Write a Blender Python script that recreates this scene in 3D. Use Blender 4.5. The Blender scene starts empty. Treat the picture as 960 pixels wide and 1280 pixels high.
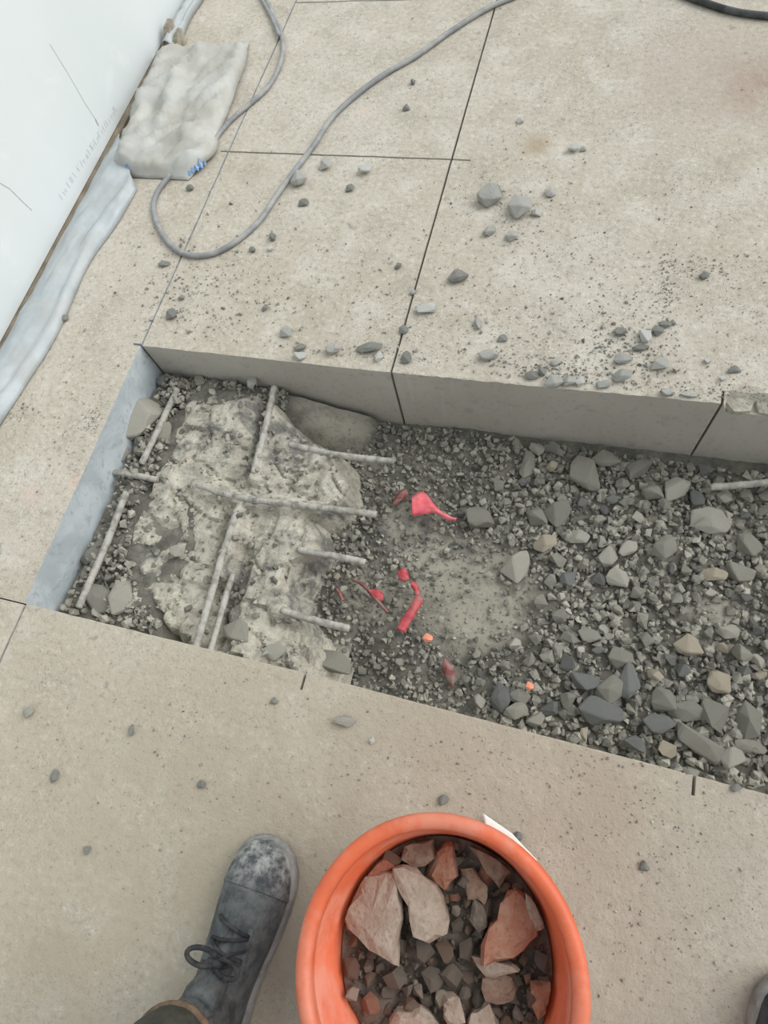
import bpy, bmesh, math, random
import numpy as np
from mathutils import Vector, Matrix, Euler, noise

random.seed(7)
rng = np.random.default_rng(11)
C = bpy.context.scene.collection
S = bpy.context.scene
PI = math.pi

# ------------------------------------------------------------------ camera
F_PX, CAM_H = 800.0, 1.2
def rot3(a, b, c):
    return (Matrix.Rotation(a, 3, 'Z') @ Matrix.Rotation(b, 3, 'X') @ Matrix.Rotation(c, 3, 'Z'))
R = rot3(0.615547821, 0.424566145, -0.400608540)
cam = bpy.data.cameras.new('camera')
cam.sensor_fit = 'VERTICAL'; cam.sensor_height = 36.0; cam.lens = F_PX / 1280 * 36.0
cam.clip_start = 0.02; cam.clip_end = 60
cam_o = bpy.data.objects.new('camera', cam); C.objects.link(cam_o)
cam_o.matrix_world = Matrix.Translation((0, 0, CAM_H)) @ R.to_4x4()
S.camera = cam_o

# ------------------------------------------------------------------ light
w = bpy.data.worlds.new('world'); S.world = w; w.use_nodes = True
w.node_tree.nodes['Background'].inputs['Color'].default_value = (0.88, 0.95, 1.0, 1)
w.node_tree.nodes['Background'].inputs['Strength'].default_value = 0.74
def sun(name, frm, strength, angle, col):
    l = bpy.data.lights.new(name, 'SUN'); l.energy = strength; l.angle = math.radians(angle); l.color = col
    o = bpy.data.objects.new(name, l); C.objects.link(o)
    o.rotation_euler = Vector(frm).to_track_quat('Z', 'Y').to_euler()
sun('window_daylight', (0.80, 0.50, 0.80), 2.6, 52, (1.0, 0.99, 0.965))
S.view_settings.view_transform = 'Standard'; S.view_settings.look = 'None'
S.view_settings.gamma = 1; S.view_settings.use_curve_mapping = False
S.view_settings.exposure = 0.0

# ------------------------------------------------------------------ helpers
def ray(u, v): return R @ Vector(((u - 480) / F_PX, -(v - 640) / F_PX, -1))
def G(u, v, z=0.0):
    """point at height z that the photograph shows at (u, v)"""
    d = ray(u, v); return Vector((0, 0, CAM_H)) + d * ((z - CAM_H) / d.z)
def GX(u, v, x):
    d = ray(u, v); return Vector((0, 0, CAM_H)) + d * (x / d.x)
RT = R.transposed()
def proj(p):
    q = RT @ (Vector(p) - Vector((0, 0, CAM_H))); return 480 + F_PX * q.x / -q.z, 640 - F_PX * q.y / -q.z
def px_m(p):
    q = RT @ (Vector(p) - Vector((0, 0, CAM_H))); return -q.z / F_PX     # metres per pixel there
def fbm(x, y, z=0.0, o=4): return noise.fractal(Vector((x, y, z)), 1.0, 2.0, o)
def nz(x, y, z=0.0): return noise.noise(Vector((x, y, z)))
def sstep(a, b, t):
    t = max(0, min(1, (t - a) / (b - a))); return t * t * (3 - 2 * t)

def me_new(name, V, F, mat, smooth=False):
    me = bpy.data.meshes.new(name)
    me.from_pydata([tuple(map(float, v)) for v in V], [], [tuple(int(i) for i in f) for f in F])
    if mat: me.materials.append(mat)
    if smooth: me.polygons.foreach_set('use_smooth', [True] * len(me.polygons))
    me.update(); return me
def link(name, data, parent=None):
    o = bpy.data.objects.new(name, data); C.objects.link(o)
    if parent: o.parent = parent
    return o
def tag(o, label=None, cat=None, group=None, kind=None):
    if label: o['label'] = label
    if cat: o['category'] = cat
    if group: o['group'] = group
    if kind: o['kind'] = kind
    return o
def obj(name, V, F, mat, parent=None, smooth=False, origin=None):
    """one mesh object; world vertices, origin moved to its base (top-level) or left in the parent's frame"""
    V = np.array([tuple(v) for v in V], float)
    if parent is None:
        if origin is None: origin = ((V[:, 0].min() + V[:, 0].max()) / 2, (V[:, 1].min() + V[:, 1].max()) / 2, V[:, 2].min())
        V = V - np.array(origin)
    elif origin is not None: V = V - np.array(origin)
    o = link(name, me_new(name, V, F, mat, smooth), parent)
    if parent is None: o.location = origin
    return o
def empty(name, loc):
    o = link(name, None); o.location = loc; o.empty_display_size = .05; return o
def fix_normals(o):
    bm = bmesh.new(); bm.from_mesh(o.data); bmesh.ops.recalc_face_normals(bm, faces=bm.faces); bm.to_mesh(o.data); bm.free(); return o
def catmull(P, n=8):
    P = [Vector(p) for p in P]; P = [P[0] * 2 - P[1]] + P + [P[-1] * 2 - P[-2]]; out = []
    for i in range(1, len(P) - 2):
        a, b, c, d = P[i - 1:i + 3]
        for k in range(n):
            t = k / n
            out.append(0.5 * ((2 * b) + (c - a) * t + (2 * a - 5 * b + 4 * c - d) * t * t + (3 * b - a - 3 * c + d) * t ** 3))
    out.append(P[-2]); return out
def tube(path, rad, n=10, caps=True, flat=1.0):
    """rad: number or list; returns V, F"""
    P = [Vector(p) for p in path]; V = []; Fc = []
    t0 = (P[1] - P[0]).normalized(); up = Vector((0, 0, 1)) if abs(t0.z) < .9 else Vector((1, 0, 0))
    nrm = (up - t0 * up.dot(t0)).normalized()
    for i, p in enumerate(P):
        t = (P[min(i + 1, len(P) - 1)] - P[max(i - 1, 0)]).normalized()
        nrm = (nrm - t * nrm.dot(t)).normalized(); b = t.cross(nrm)
        r = rad[i] if hasattr(rad, '__len__') else rad
        for k in range(n):
            a = 2 * PI * k / n; V.append(p + (nrm * math.sin(a) * flat + b * math.cos(a)) * r)
    for i in range(len(P) - 1):
        for k in range(n):
            a, b2 = i * n + k, i * n + (k + 1) % n; Fc.append((a, b2, b2 + n, a + n))
    if caps: Fc.append(tuple(range(n - 1, -1, -1))); Fc.append(tuple(range((len(P) - 1) * n, len(P) * n)))
    return V, Fc
def lathe(prof, n=64, c=(0, 0)):
    V = []; Fc = []
    for r, z in prof:
        for k in range(n): a = 2 * PI * k / n; V.append((c[0] + r * math.cos(a), c[1] + r * math.sin(a), z))
    for i in range(len(prof) - 1):
        for k in range(n):
            a, b = i * n + k, i * n + (k + 1) % n; Fc.append((a, b, b + n, a + n))
    return V, Fc

# ------------------------------------------------------------------ materials
class NT:
    def __init__(s, name):
        s.m = bpy.data.materials.new(name); s.m.use_nodes = True; s.t = s.m.node_tree
        s.b = s.t.nodes['Principled BSDF']; s.co = s.n('ShaderNodeTexCoord').outputs['Object']
    def n(s, k, **kw):
        x = s.t.nodes.new(k)
        for a, v in kw.items(): setattr(x, a, v)
        return x
    def l(s, a, b): s.t.links.new(a, b)
    def val(s, sock, v):
        if hasattr(v, 'is_output'): s.l(v, sock)
        else: sock.default_value = v if not (isinstance(v, tuple) and len(v) == 3 and len(sock.default_value) == 4) else v + (1,)
    def noise(s, scale, detail=4, rough=.55, co=None, dist=0):
        x = s.n('ShaderNodeTexNoise'); x.inputs['Scale'].default_value = scale; x.inputs['Detail'].default_value = detail
        x.inputs['Roughness'].default_value = rough; x.inputs['Distortion'].default_value = dist; s.l(co or s.co, x.inputs['Vector']); return x.outputs['Fac']
    def ramp(s, f, a, b, c0=0.0, c1=1.0):
        x = s.n('ShaderNodeMapRange'); x.interpolation_type = 'SMOOTHSTEP'
        s.l(f, x.inputs['Value']); x.inputs['From Min'].default_value = a; x.inputs['From Max'].default_value = b
        x.inputs['To Min'].default_value = c0; x.inputs['To Max'].default_value = c1; return x.outputs['Result']
    def mul(s, a, b, op='MULTIPLY'):
        x = s.n('ShaderNodeMath', operation=op); s.val(x.inputs[0], a); s.val(x.inputs[1], b); return x.outputs[0]
    def mix(s, f, a, b):
        x = s.n('ShaderNodeMix', data_type='RGBA'); s.val(x.inputs[0], f); s.val(x.inputs[6], a); s.val(x.inputs[7], b); return x.outputs[2]
    def spot(s, p, r0, r1):
        x = s.n('ShaderNodeVectorMath', operation='DISTANCE'); s.l(s.co, x.inputs[0]); x.inputs[1].default_value = tuple(p)
        return s.ramp(x.outputs['Value'], r0, r1, 1.0, 0.0)
    def bump(s, h, strength, dist=.01, prev=None):
        x = s.n('ShaderNodeBump'); x.inputs['Strength'].default_value = strength; x.inputs['Distance'].default_value = dist
        s.l(h, x.inputs['Height'])
        if prev: s.l(prev, x.inputs['Normal'])
        s.l(x.outputs['Normal'], s.b.inputs['Normal']); return x.outputs['Normal']
    def done(s, col, rough=.9, **kw):
        s.val(s.b.inputs['Base Color'], col); s.val(s.b.inputs['Roughness'], rough)
        for k, v in kw.items(): s.val(s.b.inputs[k.replace('_', ' ')], v)
        return s.m

def concrete_floor():
    t = NT('floor_concrete')
    big = t.noise(1.6, 5, .6); mid = t.noise(9, 6, .65, dist=.4); fine = t.noise(75, 6, .72); grit = t.noise(230, 4, .65); sp = t.noise(28, 5, .7)
    col = t.mix(t.ramp(big, .35, .65), (.465, .415, .332), (.53, .482, .405))
    col = t.mix(t.mul(t.ramp(mid, .5, .66), .55), col, (.61, .57, .50))
    col = t.mix(t.mul(t.ramp(mid, .48, .34), .40), col, (.35, .315, .245))
    col = t.mix(t.mul(t.ramp(fine, .52, .66), .50), col, (.68, .655, .58))
    col = t.mix(t.mul(t.ramp(fine, .47, .34), .62), col, (.27, .25, .205))
    col = t.mix(t.mul(t.mul(t.ramp(grit, .44, .34), t.ramp(t.noise(4, 3), .42, .58)), .8), col, (.17, .16, .14))
    col = t.mix(t.mul(t.mul(t.ramp(sp, .40, .33), t.ramp(t.noise(3, 3), .45, .6)), .6), col, (.20, .19, .17))
    for (u, v, r, c, k) in ((670, 181, .06, (.38, .29, .19), .8), (900, 95, .30, (.36, .28, .22), .6), (975, 110, .16, (.30, .19, .14), .6),  # last two spots: reddish shadow at the right edge, painted into the floor colour
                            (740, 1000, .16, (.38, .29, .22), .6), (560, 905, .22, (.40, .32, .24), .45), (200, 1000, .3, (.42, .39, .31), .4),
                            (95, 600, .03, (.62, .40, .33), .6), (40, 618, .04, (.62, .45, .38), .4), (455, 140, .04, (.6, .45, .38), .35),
                            (60, 1180, .12, (.30, .27, .22), .45), (300, 1150, 1.1, (.375, .32, .235), .75), (850, 1180, .8, (.365, .315, .25), .6)):  # last two: brown floor dirt plus the person's shading, painted over the near slab
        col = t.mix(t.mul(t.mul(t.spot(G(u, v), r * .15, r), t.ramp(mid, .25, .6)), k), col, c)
    n1 = t.bump(mid, .3, .01); n2 = t.bump(fine, .6, .005, n1); t.bump(grit, .5, .002, n2)
    return t.done(col, .92)
def cut_face():
    t = NT('sawn_concrete')
    big = t.noise(3, 4); mid = t.noise(22, 5, .6); ag = t.n('ShaderNodeTexVoronoi'); ag.inputs['Scale'].default_value = 55
    t.l(t.co, ag.inputs['Vector'])
    col = t.mix(t.ramp(big, .3, .7), (.44, .41, .35), (.52, .49, .43))
    col = t.mix(t.mul(t.ramp(mid, .55, .75), .6), col, (.27, .255, .23))
    col = t.mix(t.mul(t.ramp(ag.outputs['Distance'], .32, .2), .22), col, (.25, .25, .25))
    t.bump(mid, .2, .004); return t.done(col, .85)
def stone_mat(name, a, b, dust, island=True, dustk=.45):
    t = NT(name)
    r = t.n('ShaderNodeNewGeometry').outputs['Random Per Island'] if island else t.n('ShaderNodeObjectInfo').outputs['Random']
    n1 = t.noise(40, 5, .65); n2 = t.noise(160, 4, .6)
    col = t.mix(r, a, b)
    col = t.mix(t.mul(t.ramp(n1, .42, .68), dustk), col, dust)
    col = t.mix(t.mul(t.ramp(n2, .46, .3), .4), col, tuple(x * .5 for x in a))
    t.bump(n1, .5, .006, t.bump(n2, .5, .002)); return t.done(col, .9)
def plain(name, col, rough=.6, var=.25, scale=30, dust=None, dk=.4, bump=.1, **kw):
    t = NT(name); n = t.noise(scale, 5, .6)
    c = t.mix(t.ramp(n, .3, .7), tuple(x * (1 - var) for x in col), tuple(min(1, x * (1 + var)) for x in col))
    if dust: c = t.mix(t.mul(t.ramp(t.noise(scale * .7, 5, .65), .42, .62), dk), c, dust)
    if bump: t.bump(n, bump, .003)
    return t.done(c, rough, **kw)

M = {}
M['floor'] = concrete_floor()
M['cut'] = cut_face()
def sky_tint_face():  # sawn left face with the blue of the window skylight put into its colour
    t = NT('sky_tinted_cut'); n = t.noise(9, 5, .65, dist=.4); m = t.noise(45, 5, .65)
    col = t.mix(t.ramp(n, .38, .62), (.40, .445, .465), (.52, .565, .59))
    col = t.mix(t.mul(t.ramp(m, .46, .34), .5), col, (.30, .31, .31)); t.bump(m, .3, .004); return t.done(col, .8)
M['sky_tint'] = sky_tint_face()
M['joint'] = plain('joint_dust', (.23, .215, .19), .95, .3, 60)
def bed_mat():
    t = NT('trench_dust'); n1 = t.noise(22, 6, .7); n2 = t.noise(120, 5, .7)
    col = t.mix(t.ramp(n1, .38, .62), (.105, .10, .085), (.20, .187, .152)); f = None
    for (u, v, r) in ((600, 745, .17), (505, 650, .07), (470, 750, .10), (905, 770, .10), (540, 700, .12), (930, 640, .06), (420, 520, .16)):
        p = G(u, v, -.22); x = t.spot((p.x, p.y, p.z + .25), r * .4, r); f = x if f is None else t.mul(f, x, 'MAXIMUM')
    col = t.mix(t.mul(f, t.ramp(n1, .3, .55, .35, 1)), col, (.35, .325, .265))
    col = t.mix(t.mul(t.ramp(n2, .45, .34), .6), col, (.09, .087, .075))
    t.bump(n1, .5, .008, t.bump(n2, .7, .003)); return t.done(col, .95)
M['bed'] = bed_mat()
M['gravel'] = stone_mat('gravel_fine', (.10, .098, .086), (.42, .40, .335), (.42, .39, .32))
M['stone_dark'] = stone_mat('stone_dark', (.13, .135, .13), (.22, .225, .215), (.34, .325, .285), False, .5)
M['stone_mid'] = stone_mat('stone_mid', (.24, .232, .20), (.38, .365, .305), (.45, .42, .345), False, .55)
M['stone_pale'] = stone_mat('stone_pale', (.40, .385, .33), (.52, .495, .42), (.54, .51, .43), False, .5)
M['stone_tan'] = stone_mat('stone_tan', (.46, .40, .30), (.52, .45, .35), (.55, .5, .4), False, .4)
M['chip_white'] = stone_mat('chip_white', (.62, .61, .56), (.72, .71, .67), (.5, .48, .43), False, .4)
M['chip_grey'] = stone_mat('chip_grey', (.36, .365, .34), (.50, .495, .455), (.72, .69, .62), False, .8)
M['chip_dark'] = stone_mat('chip_dark', (.19, .195, .18), (.28, .28, .255), (.50, .475, .41), False, .65)
M['crumb'] = stone_mat('crumb', (.13, .13, .12), (.46, .44, .38), (.5, .47, .4))
def mass_mat():
    t = NT('broken_concrete'); n0 = t.noise(7, 4, .6, dist=.6); n1 = t.noise(26, 6, .7, dist=.4); n2 = t.noise(110, 5, .7)
    col = t.mix(t.ramp(n1, .36, .62), (.33, .305, .25), (.50, .47, .39))
    col = t.mix(t.mul(t.ramp(n0, .50, .60), t.ramp(n1, .62, .40, .25, .9)), col, (.15, .145, .135))
    col = t.mix(t.mul(t.ramp(n2, .45, .33), .6), col, (.12, .115, .10))
    col = t.mix(t.mul(t.ramp(n2, .56, .68), .4), col, (.58, .56, .49))
    t.bump(n1, .5, .008, t.bump(n2, .6, .003)); return t.done(col, .95)
M['mass'] = mass_mat()
M['rebar'] = plain('dusty_rebar', (.30, .285, .25), .8, .3, 60, (.47, .45, .40), .7, .3)
M['bucket'] = plain('orange_plastic', (.66, .13, .05), .5, .08, 14, (.68, .31, .22), .5, .03)
M['soil'] = plain('rubble_fines', (.13, .105, .085), .95, .4, 60, (.22, .18, .14), .5, .5)
M['rub_beige'] = stone_mat('rubble_beige', (.33, .26, .20), (.40, .32, .26), (.46, .40, .33), False, .6)
M['rub_red'] = stone_mat('rubble_red', (.30, .12, .07), (.37, .17, .11), (.42, .28, .20), False, .6)
M['rub_brown'] = stone_mat('rubble_brown', (.19, .12, .085), (.26, .18, .13), (.34, .25, .19), False, .5)
M['rub_grey'] = stone_mat('rubble_grey', (.15, .125, .10), (.24, .20, .16), (.32, .26, .20), False, .5)
M['cable'] = plain('grey_cable', (.24, .245, .25), .6, .15, 25, (.42, .41, .38), .6, .05)
M['cable_black'] = plain('black_cable', (.03, .033, .032), .55, .3, 30, (.2, .2, .19), .25, .05)
M['plastic'] = plain('dusty_polythene', (.46, .50, .515), .42, .12, 12, (.42, .415, .385), .5, .3, Transmission_Weight=.12)
M['bag'] = plain('dusty_bag_film', (.50, .50, .465), .5, .12, 9, (.40, .38, .325), .7, .3, Transmission_Weight=.08)
M['bag_print'] = plain('blue_print', (.13, .30, .58), .6, .35, 60, (.5, .52, .52), .6)
M['red'] = plain('red_plastic', (.52, .05, .07), .6, .3, 60, (.36, .2, .17), .55, .3)
M['pink'] = plain('dusty_red_plastic', (.78, .13, .16), .6, .15, 50, (.70, .28, .28), .5, .2)
M['darkred'] = plain('dirty_red_plastic', (.22, .06, .06), .7, .3, 60, (.28, .24, .2), .6, .2)
M['coral'] = plain('coral_chip', (.80, .30, .19), .7, .15, 60)
M['timber'] = plain('raw_timber', (.30, .26, .20), .8, .35, 40, (.5, .48, .43), .4)
M['brown'] = plain('dirty_wood_strip', (.22, .18, .13), .9, .3, 20)
M['sole'] = plain('dusty_rubber_sole', (.20, .20, .19), .8, .2, 40, (.36, .35, .32), .6, .2)
M['lace'] = plain('black_lace', (.02, .022, .025), .8, .3, 80, (.15, .15, .14), .3, .3)
M['trousers'] = plain('olive_work_cloth', (.045, .048, .035), .95, .3, 60, (.09, .085, .07), .4, .3)
M['hem'] = plain('brown_hem', (.15, .10, .065), .95, .3, 80, None, 0, .3)
M['white_card'] = plain('white_card', (.80, .79, .75), .7, .06, 20)
def wall_mat():
    t = NT('plasterboard')
    a = t.noise(1.3, 4); b = t.noise(7, 4, .6, dist=.5)
    col = t.mix(t.ramp(a, .3, .7), (.665, .705, .70), (.72, .755, .76))
    col = t.mix(t.mul(t.ramp(b, .55, .75), .4), col, (.80, .82, .83))
    t.bump(b, .05, .003); return t.done(col, .8)
M['board'] = wall_mat()
M['ink'] = plain('faded_ink', (.42, .44, .44), .9, .2, 200, None, 0, 0)
M['scratch'] = plain('board_scratch', (.38, .39, .38), .9, .2, 200, None, 0, 0)
def shoe_mat():
    t = NT('dusty_black_leather')
    n = t.noise(38, 7, .75); n2 = t.noise(140, 5, .7)
    sx = t.n('ShaderNodeSeparateXYZ'); t.l(t.co, sx.inputs[0])
    toe = t.ramp(sx.outputs['Y'], .215, .27)
    f = t.mul(t.mul(toe, .24, 'ADD'), t.ramp(n, .36, .66))
    col = t.mix(f, (.042, .050, .054), (.36, .365, .35))
    col = t.mix(t.mul(t.ramp(n2, .6, .75), .35), col, (.30, .30, .28))
    t.bump(n2, .25, .002); return t.done(col, .65)
M['shoe'] = shoe_mat()
M['shoe_plain'] = plain('navy_leather', (.022, .026, .036), .7, .3, 40, (.12, .12, .12), .3, .1)

# ------------------------------------------------------------------ floor slab with saw cuts
L1, L2, L3, XR = -1.028, -0.381, 0.309, 0.99
YN, YB, YC, YC2 = 0.095, 0.776, 1.440, 2.100
DEPTH = -0.27
def warp(x, y):
    db = np.interp(x, [-1.5, -1.03, -.38, .309, 1.0], [-.012, -.008, 0, .020, .03])
    dn = np.interp(x, [-1.03, -.38, .309, 1.0], [.002, 0, -.012, -.02])
    t = (y - YN) / (YB - YN)
    if t < 0: d = dn * max(0, 1 + t)
    elif t > 1: d = db * max(0, 2 - t)
    else: d = dn * (1 - t) + db * t
    return x, y + d
GW = .0028
def axis(lo, hi, flo, fhi, step, coarse, breaks):
    a = list(np.arange(lo, flo, coarse)) + list(np.arange(flo, fhi, step)) + list(np.arange(fhi, hi + 1e-6, coarse))
    a = [v for v in a if all(abs(v - b) > step * .35 for b in breaks)] + [b for b in breaks]
    return sorted(a)
xb = [L1 - GW, L1 + GW, L2 - GW, L2 + GW, L3 - GW, L3 + GW, XR, L1 - .025, L2 + .05]
yb_ = [YN - GW, YN + GW * 0, YB, YB + GW * 2, YC - GW, YC + GW, YC2 - GW, YC2 + GW, YN - .032, YB + .032]
xs = axis(-1.6, 2.6, -1.45, .80, .0125, .2, xb); ys = axis(-1.8, 3.6, -.65, 2.30, .0125, .2, yb_)
def cell(x, y):
    if L1 + GW < x < XR and YN < y < YB: return None
    if L1 - GW < x < L1 + GW and (y > YB or y < YN): return None
    if L1 - GW < x <= L1 + GW: return None
    if abs(x - L2) < GW and (y > YB or YN - .032 < y < YN): return None
    if abs(x - L3) < GW and (YB < y < YB + .032 or YN - .032 < y < YN): return None
    if abs(y - YC) < GW and L1 - .025 < x < L2 + .05: return None
    if abs(y - YC2) < GW and L1 < x < L2 + .05: return None
    if YN - GW < y < YN and (x < L1 or x > XR): return None
    if YB < y < YB + 2 * GW and L1 - .025 < x < L1: return None
    if x < L1: return 'A' if y > YN else 'F'
    if y < YN: return 'E'
    if x < L2: return 'B' if y < YC else ('Ca' if y < YC2 else 'Cb')
    return 'D'
NX, NY = len(xs), len(ys)
cls = [[cell((xs[i] + xs[i + 1]) / 2, (ys[j] + ys[j + 1]) / 2) for j in range(NY - 1)] for i in range(NX - 1)]
top = {}
for i, x in enumerate(xs):
    for j, y in enumerate(ys):
        z = .0012 * fbm(x * 9, y * 9) + .0006 * nz(x * 60, y * 60)
        yy = y; edge = abs(y - YB) < 1e-6
        if edge and x > L1:
            rough = (.0045 if x > L2 else .0025)
            z -= abs(nz(x * 45, 3.1)) * rough; yy += abs(nz(x * 38, 9.7)) * rough
        if abs(y - YN) < 1e-6 and x > L1: z -= abs(nz(x * 45, 7.7)) * .002; yy -= abs(nz(x * 38, 1.7)) * .0015
        if YB - 1e-6 <= y < YB + .10 and x > L3 + .006:                     # chipped-off arris right of the third cut
            wd = .034 + .022 * nz(x * 13, 2.2)
            z -= (.030 + .012 * nz(x * 30, y * 30)) * sstep(wd, wd * .45, y - YB)
        X, Y = warp(x, yy); top[i, j] = (X, Y, z)
floor = tag(empty('floor', (0, 0, 0)), 'dusty concrete floor slab with saw cuts around the trench', 'floor', kind='structure')
panels = {}
for i in range(NX - 1):
    for j in range(NY - 1):
        c = cls[i][j]
        if c is None: continue
        P = panels.setdefault(c, dict(V=[], F=[], m=[], ix={}))
        def vid(k, P=P):
            if k not in P['ix']: P['ix'][k] = len(P['V']); P['V'].append(top[k[:2]] if len(k) == 2 else (top[k[:2]][0], top[k[:2]][1], DEPTH))
            return P['ix'][k]
        q = [(i, j), (i + 1, j), (i + 1, j + 1), (i, j + 1)]
        P['F'].append([vid(k) for k in q]); P['m'].append(0)
        for (a, b), (di, dj) in (((0, 1), (0, -1)), ((1, 2), (1, 0)), ((2, 3), (0, 1)), ((3, 0), (-1, 0))):
            ii, jj = i + di, j + dj
            if not (0 <= ii < NX - 1 and 0 <= jj < NY - 1) or cls[ii][jj] != c:
                A, B = q[a], q[b]
                P['F'].append([vid(B), vid(A), vid(A + ('w',)), vid(B + ('w',))]); P['m'].append(1)
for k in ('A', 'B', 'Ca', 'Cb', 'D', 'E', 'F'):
    P = panels[k]; me = me_new('concrete_panel', P['V'], P['F'], M['floor']); me.materials.append(M['sky_tint'] if k == 'A' else M['cut'])
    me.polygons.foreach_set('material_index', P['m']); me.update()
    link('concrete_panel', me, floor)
def strip(x0, x1, y0, y1, z):
    a = [warp(x0, y0), warp(x1, y0), warp(x1, y1), warp(x0, y1)]
    return [(p[0], p[1], z) for p in a] + [(p[0], p[1], z - .05) for p in a], [(0, 1, 2, 3), (7, 6, 5, 4), (0, 4, 5, 1), (1, 5, 6, 2), (2, 6, 7, 3), (3, 7, 4, 0)]
for a in ((L1 - GW, L1 + GW, YB + .012, 3.5, -.004), (L1 - GW, L1 + GW, -1.7, YN - .01, -.003), (L1 + GW, L2 - GW, YC - GW, YC + GW, -.006),
          (L2 + GW, L2 + .05, YC - GW, YC + GW, -.006), (L1 + GW, L2 - GW, YC2 - GW, YC2 + GW, -.006), (L2 - GW, L2 + GW, YN - .032, YN - .003, -.012),
          (L3 - GW, L3 + GW, YN - .032, YN - .003, -.012)):
    V, Fc = strip(*a); obj('joint_dust', V, Fc, M['joint'], floor)

# ------------------------------------------------------------------ plasterboard wall
WX = -1.424
wall = empty('wall_left', (WX, 0, 0)); tag(wall, 'white plasterboard wall with faint printing near its bottom edge', 'wall', kind='structure')
def boxm(x0, x1, y0, y1, z0, z1):
    V = [(x, y, z) for x in (x0, x1) for y in (y0, y1) for z in (z0, z1)]
    return V, [(0, 1, 3, 2), (4, 6, 7, 5), (0, 4, 5, 1), (2, 3, 7, 6), (0, 2, 6, 4), (1, 5, 7, 3)]
V, Fc = boxm(-.0125, 0, -1.8, 3.6, .012, 2.6); obj('plasterboard', V, Fc, M['board'], wall)
V, Fc = boxm(-.10, -.013, -1.8, 3.6, 0, 2.6); obj('backing', V, Fc, M['brown'], wall)
V, Fc = boxm(-.012, .020, -1.8, 3.6, .0005, .010); obj('bottom_strip', V, Fc, M['brown'], wall)
# printed line: faint, unreadable strokes running along the board
V = []; Fc = []
def stroke(y, z, dy, h, t=.0016):
    k = len(V); V.extend([(.0004, y, z), (.0004, y + t, z), (.0004, y + t + dy, z + h), (.0004, y + dy, z + h)]); Fc.append((k, k + 1, k + 2, k + 3))
pa, pb = GX(78, 250, WX), GX(146, 140, WX)
r2 = random.Random(3); y = pa.y; L = pb.y - pa.y
while y < pb.y:
    z = pa.z + (pb.z - pa.z) * (y - pa.y) / L; t = (y - pa.y) / L
    h = .018
    if r2.random() < .8: stroke(y, z, r2.choice((0, 0, .004, -.004)), h * r2.choice((1, 1, .6)))
    if r2.random() < .4: stroke(y, z + r2.choice((0, h * .45, h * .9)), .006, .0012, .006)
    y += r2.choice((.006, .009, .012, .018))
obj('printed_line', V, Fc, M['ink'], wall)
def wline(pts, wd, name='scratch'):
    V = []; Fc = []
    P = [GX(u, v, WX) for u, v in pts]
    for i, p in enumerate(P):
        t = (P[min(i + 1, len(P) - 1)] - P[max(0, i - 1)]).normalized(); n = Vector((0, -t.z, t.y)) * wd
        V += [(.0004, p.y - n.y, p.z - n.z), (.0004, p.y + n.y, p.z + n.z)]
        if i: k = 2 * i; Fc.append((k - 2, k - 1, k + 1, k))
    obj(name, V, Fc, M['scratch'], wall)
wline([(62, 55), (85, 92), (108, 132), (120, 150)], .0007); wline([(119, 149), (123, 157)], .0025)
wline([(0, 229), (12, 236), (28, 252), (40, 263)], .001); wline([(93, 272), (95, 278)], .002)

# ------------------------------------------------------------------ stones
def norm_v(V, zr):
    V = V - (V.max(0) + V.min(0)) / 2; V = V / np.abs(V).max(0); V[:, 2] *= zr; return V
def hull(n, seed, sq=(1, .85, .65), jag=.25):
    r = random.Random(seed); bm = bmesh.new()
    for k in range(n):
        v = Vector((r.gauss(0, 1), r.gauss(0, 1), r.gauss(0, 1))).normalized() * (1 - jag * r.random())
        bm.verts.new((v.x * sq[0], v.y * sq[1], v.z * sq[2]))
    res = bmesh.ops.convex_hull(bm, input=bm.verts)
    bmesh.ops.delete(bm, geom=[g for g in res['geom_interior'] if isinstance(g, bmesh.types.BMVert)], context='VERTS')
    bm.verts.ensure_lookup_table(); bm.verts.index_update()
    V = np.array([v.co[:] for v in bm.verts]); Fc = [[v.index for v in f.verts] for f in bm.faces]; bm.free()
    return norm_v(V, sq[2]), Fc
def refine(V, Fc, seed, amp=.06):
    bm = bmesh.new(); vs = [bm.verts.new(v) for v in V]
    for f in Fc: bm.faces.new([vs[i] for i in f])
    bmesh.ops.recalc_face_normals(bm, faces=bm.faces)
    bmesh.ops.bevel(bm, geom=list(bm.edges), offset=.07, segments=1, affect='EDGES', profile=.6)
    bmesh.ops.triangulate(bm, faces=bm.faces)
    for v in bm.verts:
        d = noise.noise_vector(v.co * 2.6 + Vector((seed * 3.1, 0, 0))) * amp; v.co += d
    bm.verts.index_update()
    W = np.array([v.co[:] for v in bm.verts]); Fc = [[v.index for v in f.verts] for f in bm.faces]; bm.free(); return norm_v(W, np.abs(np.array(V)[:, 2]).max()), Fc
HULLS = [hull(random.choice((11, 13, 15)), 100 + i, (1, random.uniform(.65, .95), random.uniform(.45, .75))) for i in range(24)]
CHIPS = [hull(random.choice((10, 12, 14)), 700 + i, (1, random.uniform(.75, .95), random.uniform(.6, .85)), .2) for i in range(16)]
ROUGH = [refine(*hull(13, 300 + i, (1, random.uniform(.7, .95), random.uniform(.55, .8))), i) for i in range(14)]
FLATS = [refine(*hull(13, 500 + i, (1, random.uniform(.6, .9), random.uniform(.28, .4)), .15), i, .04) for i in range(8)]
_cache = {}
def rock_mesh(kind, i, mat):
    k = (kind, i, mat)
    if k not in _cache:
        V, Fc = {'h': HULLS, 'r': ROUGH, 'f': FLATS}[kind][i]
        _cache[k] = fix_me(me_new('stone', V, Fc, M[mat]))
    return _cache[k]
def fix_me(me):
    bm = bmesh.new(); bm.from_mesh(me); bmesh.ops.recalc_face_normals(bm, faces=bm.faces); bm.to_mesh(me); bm.free(); return me
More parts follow.
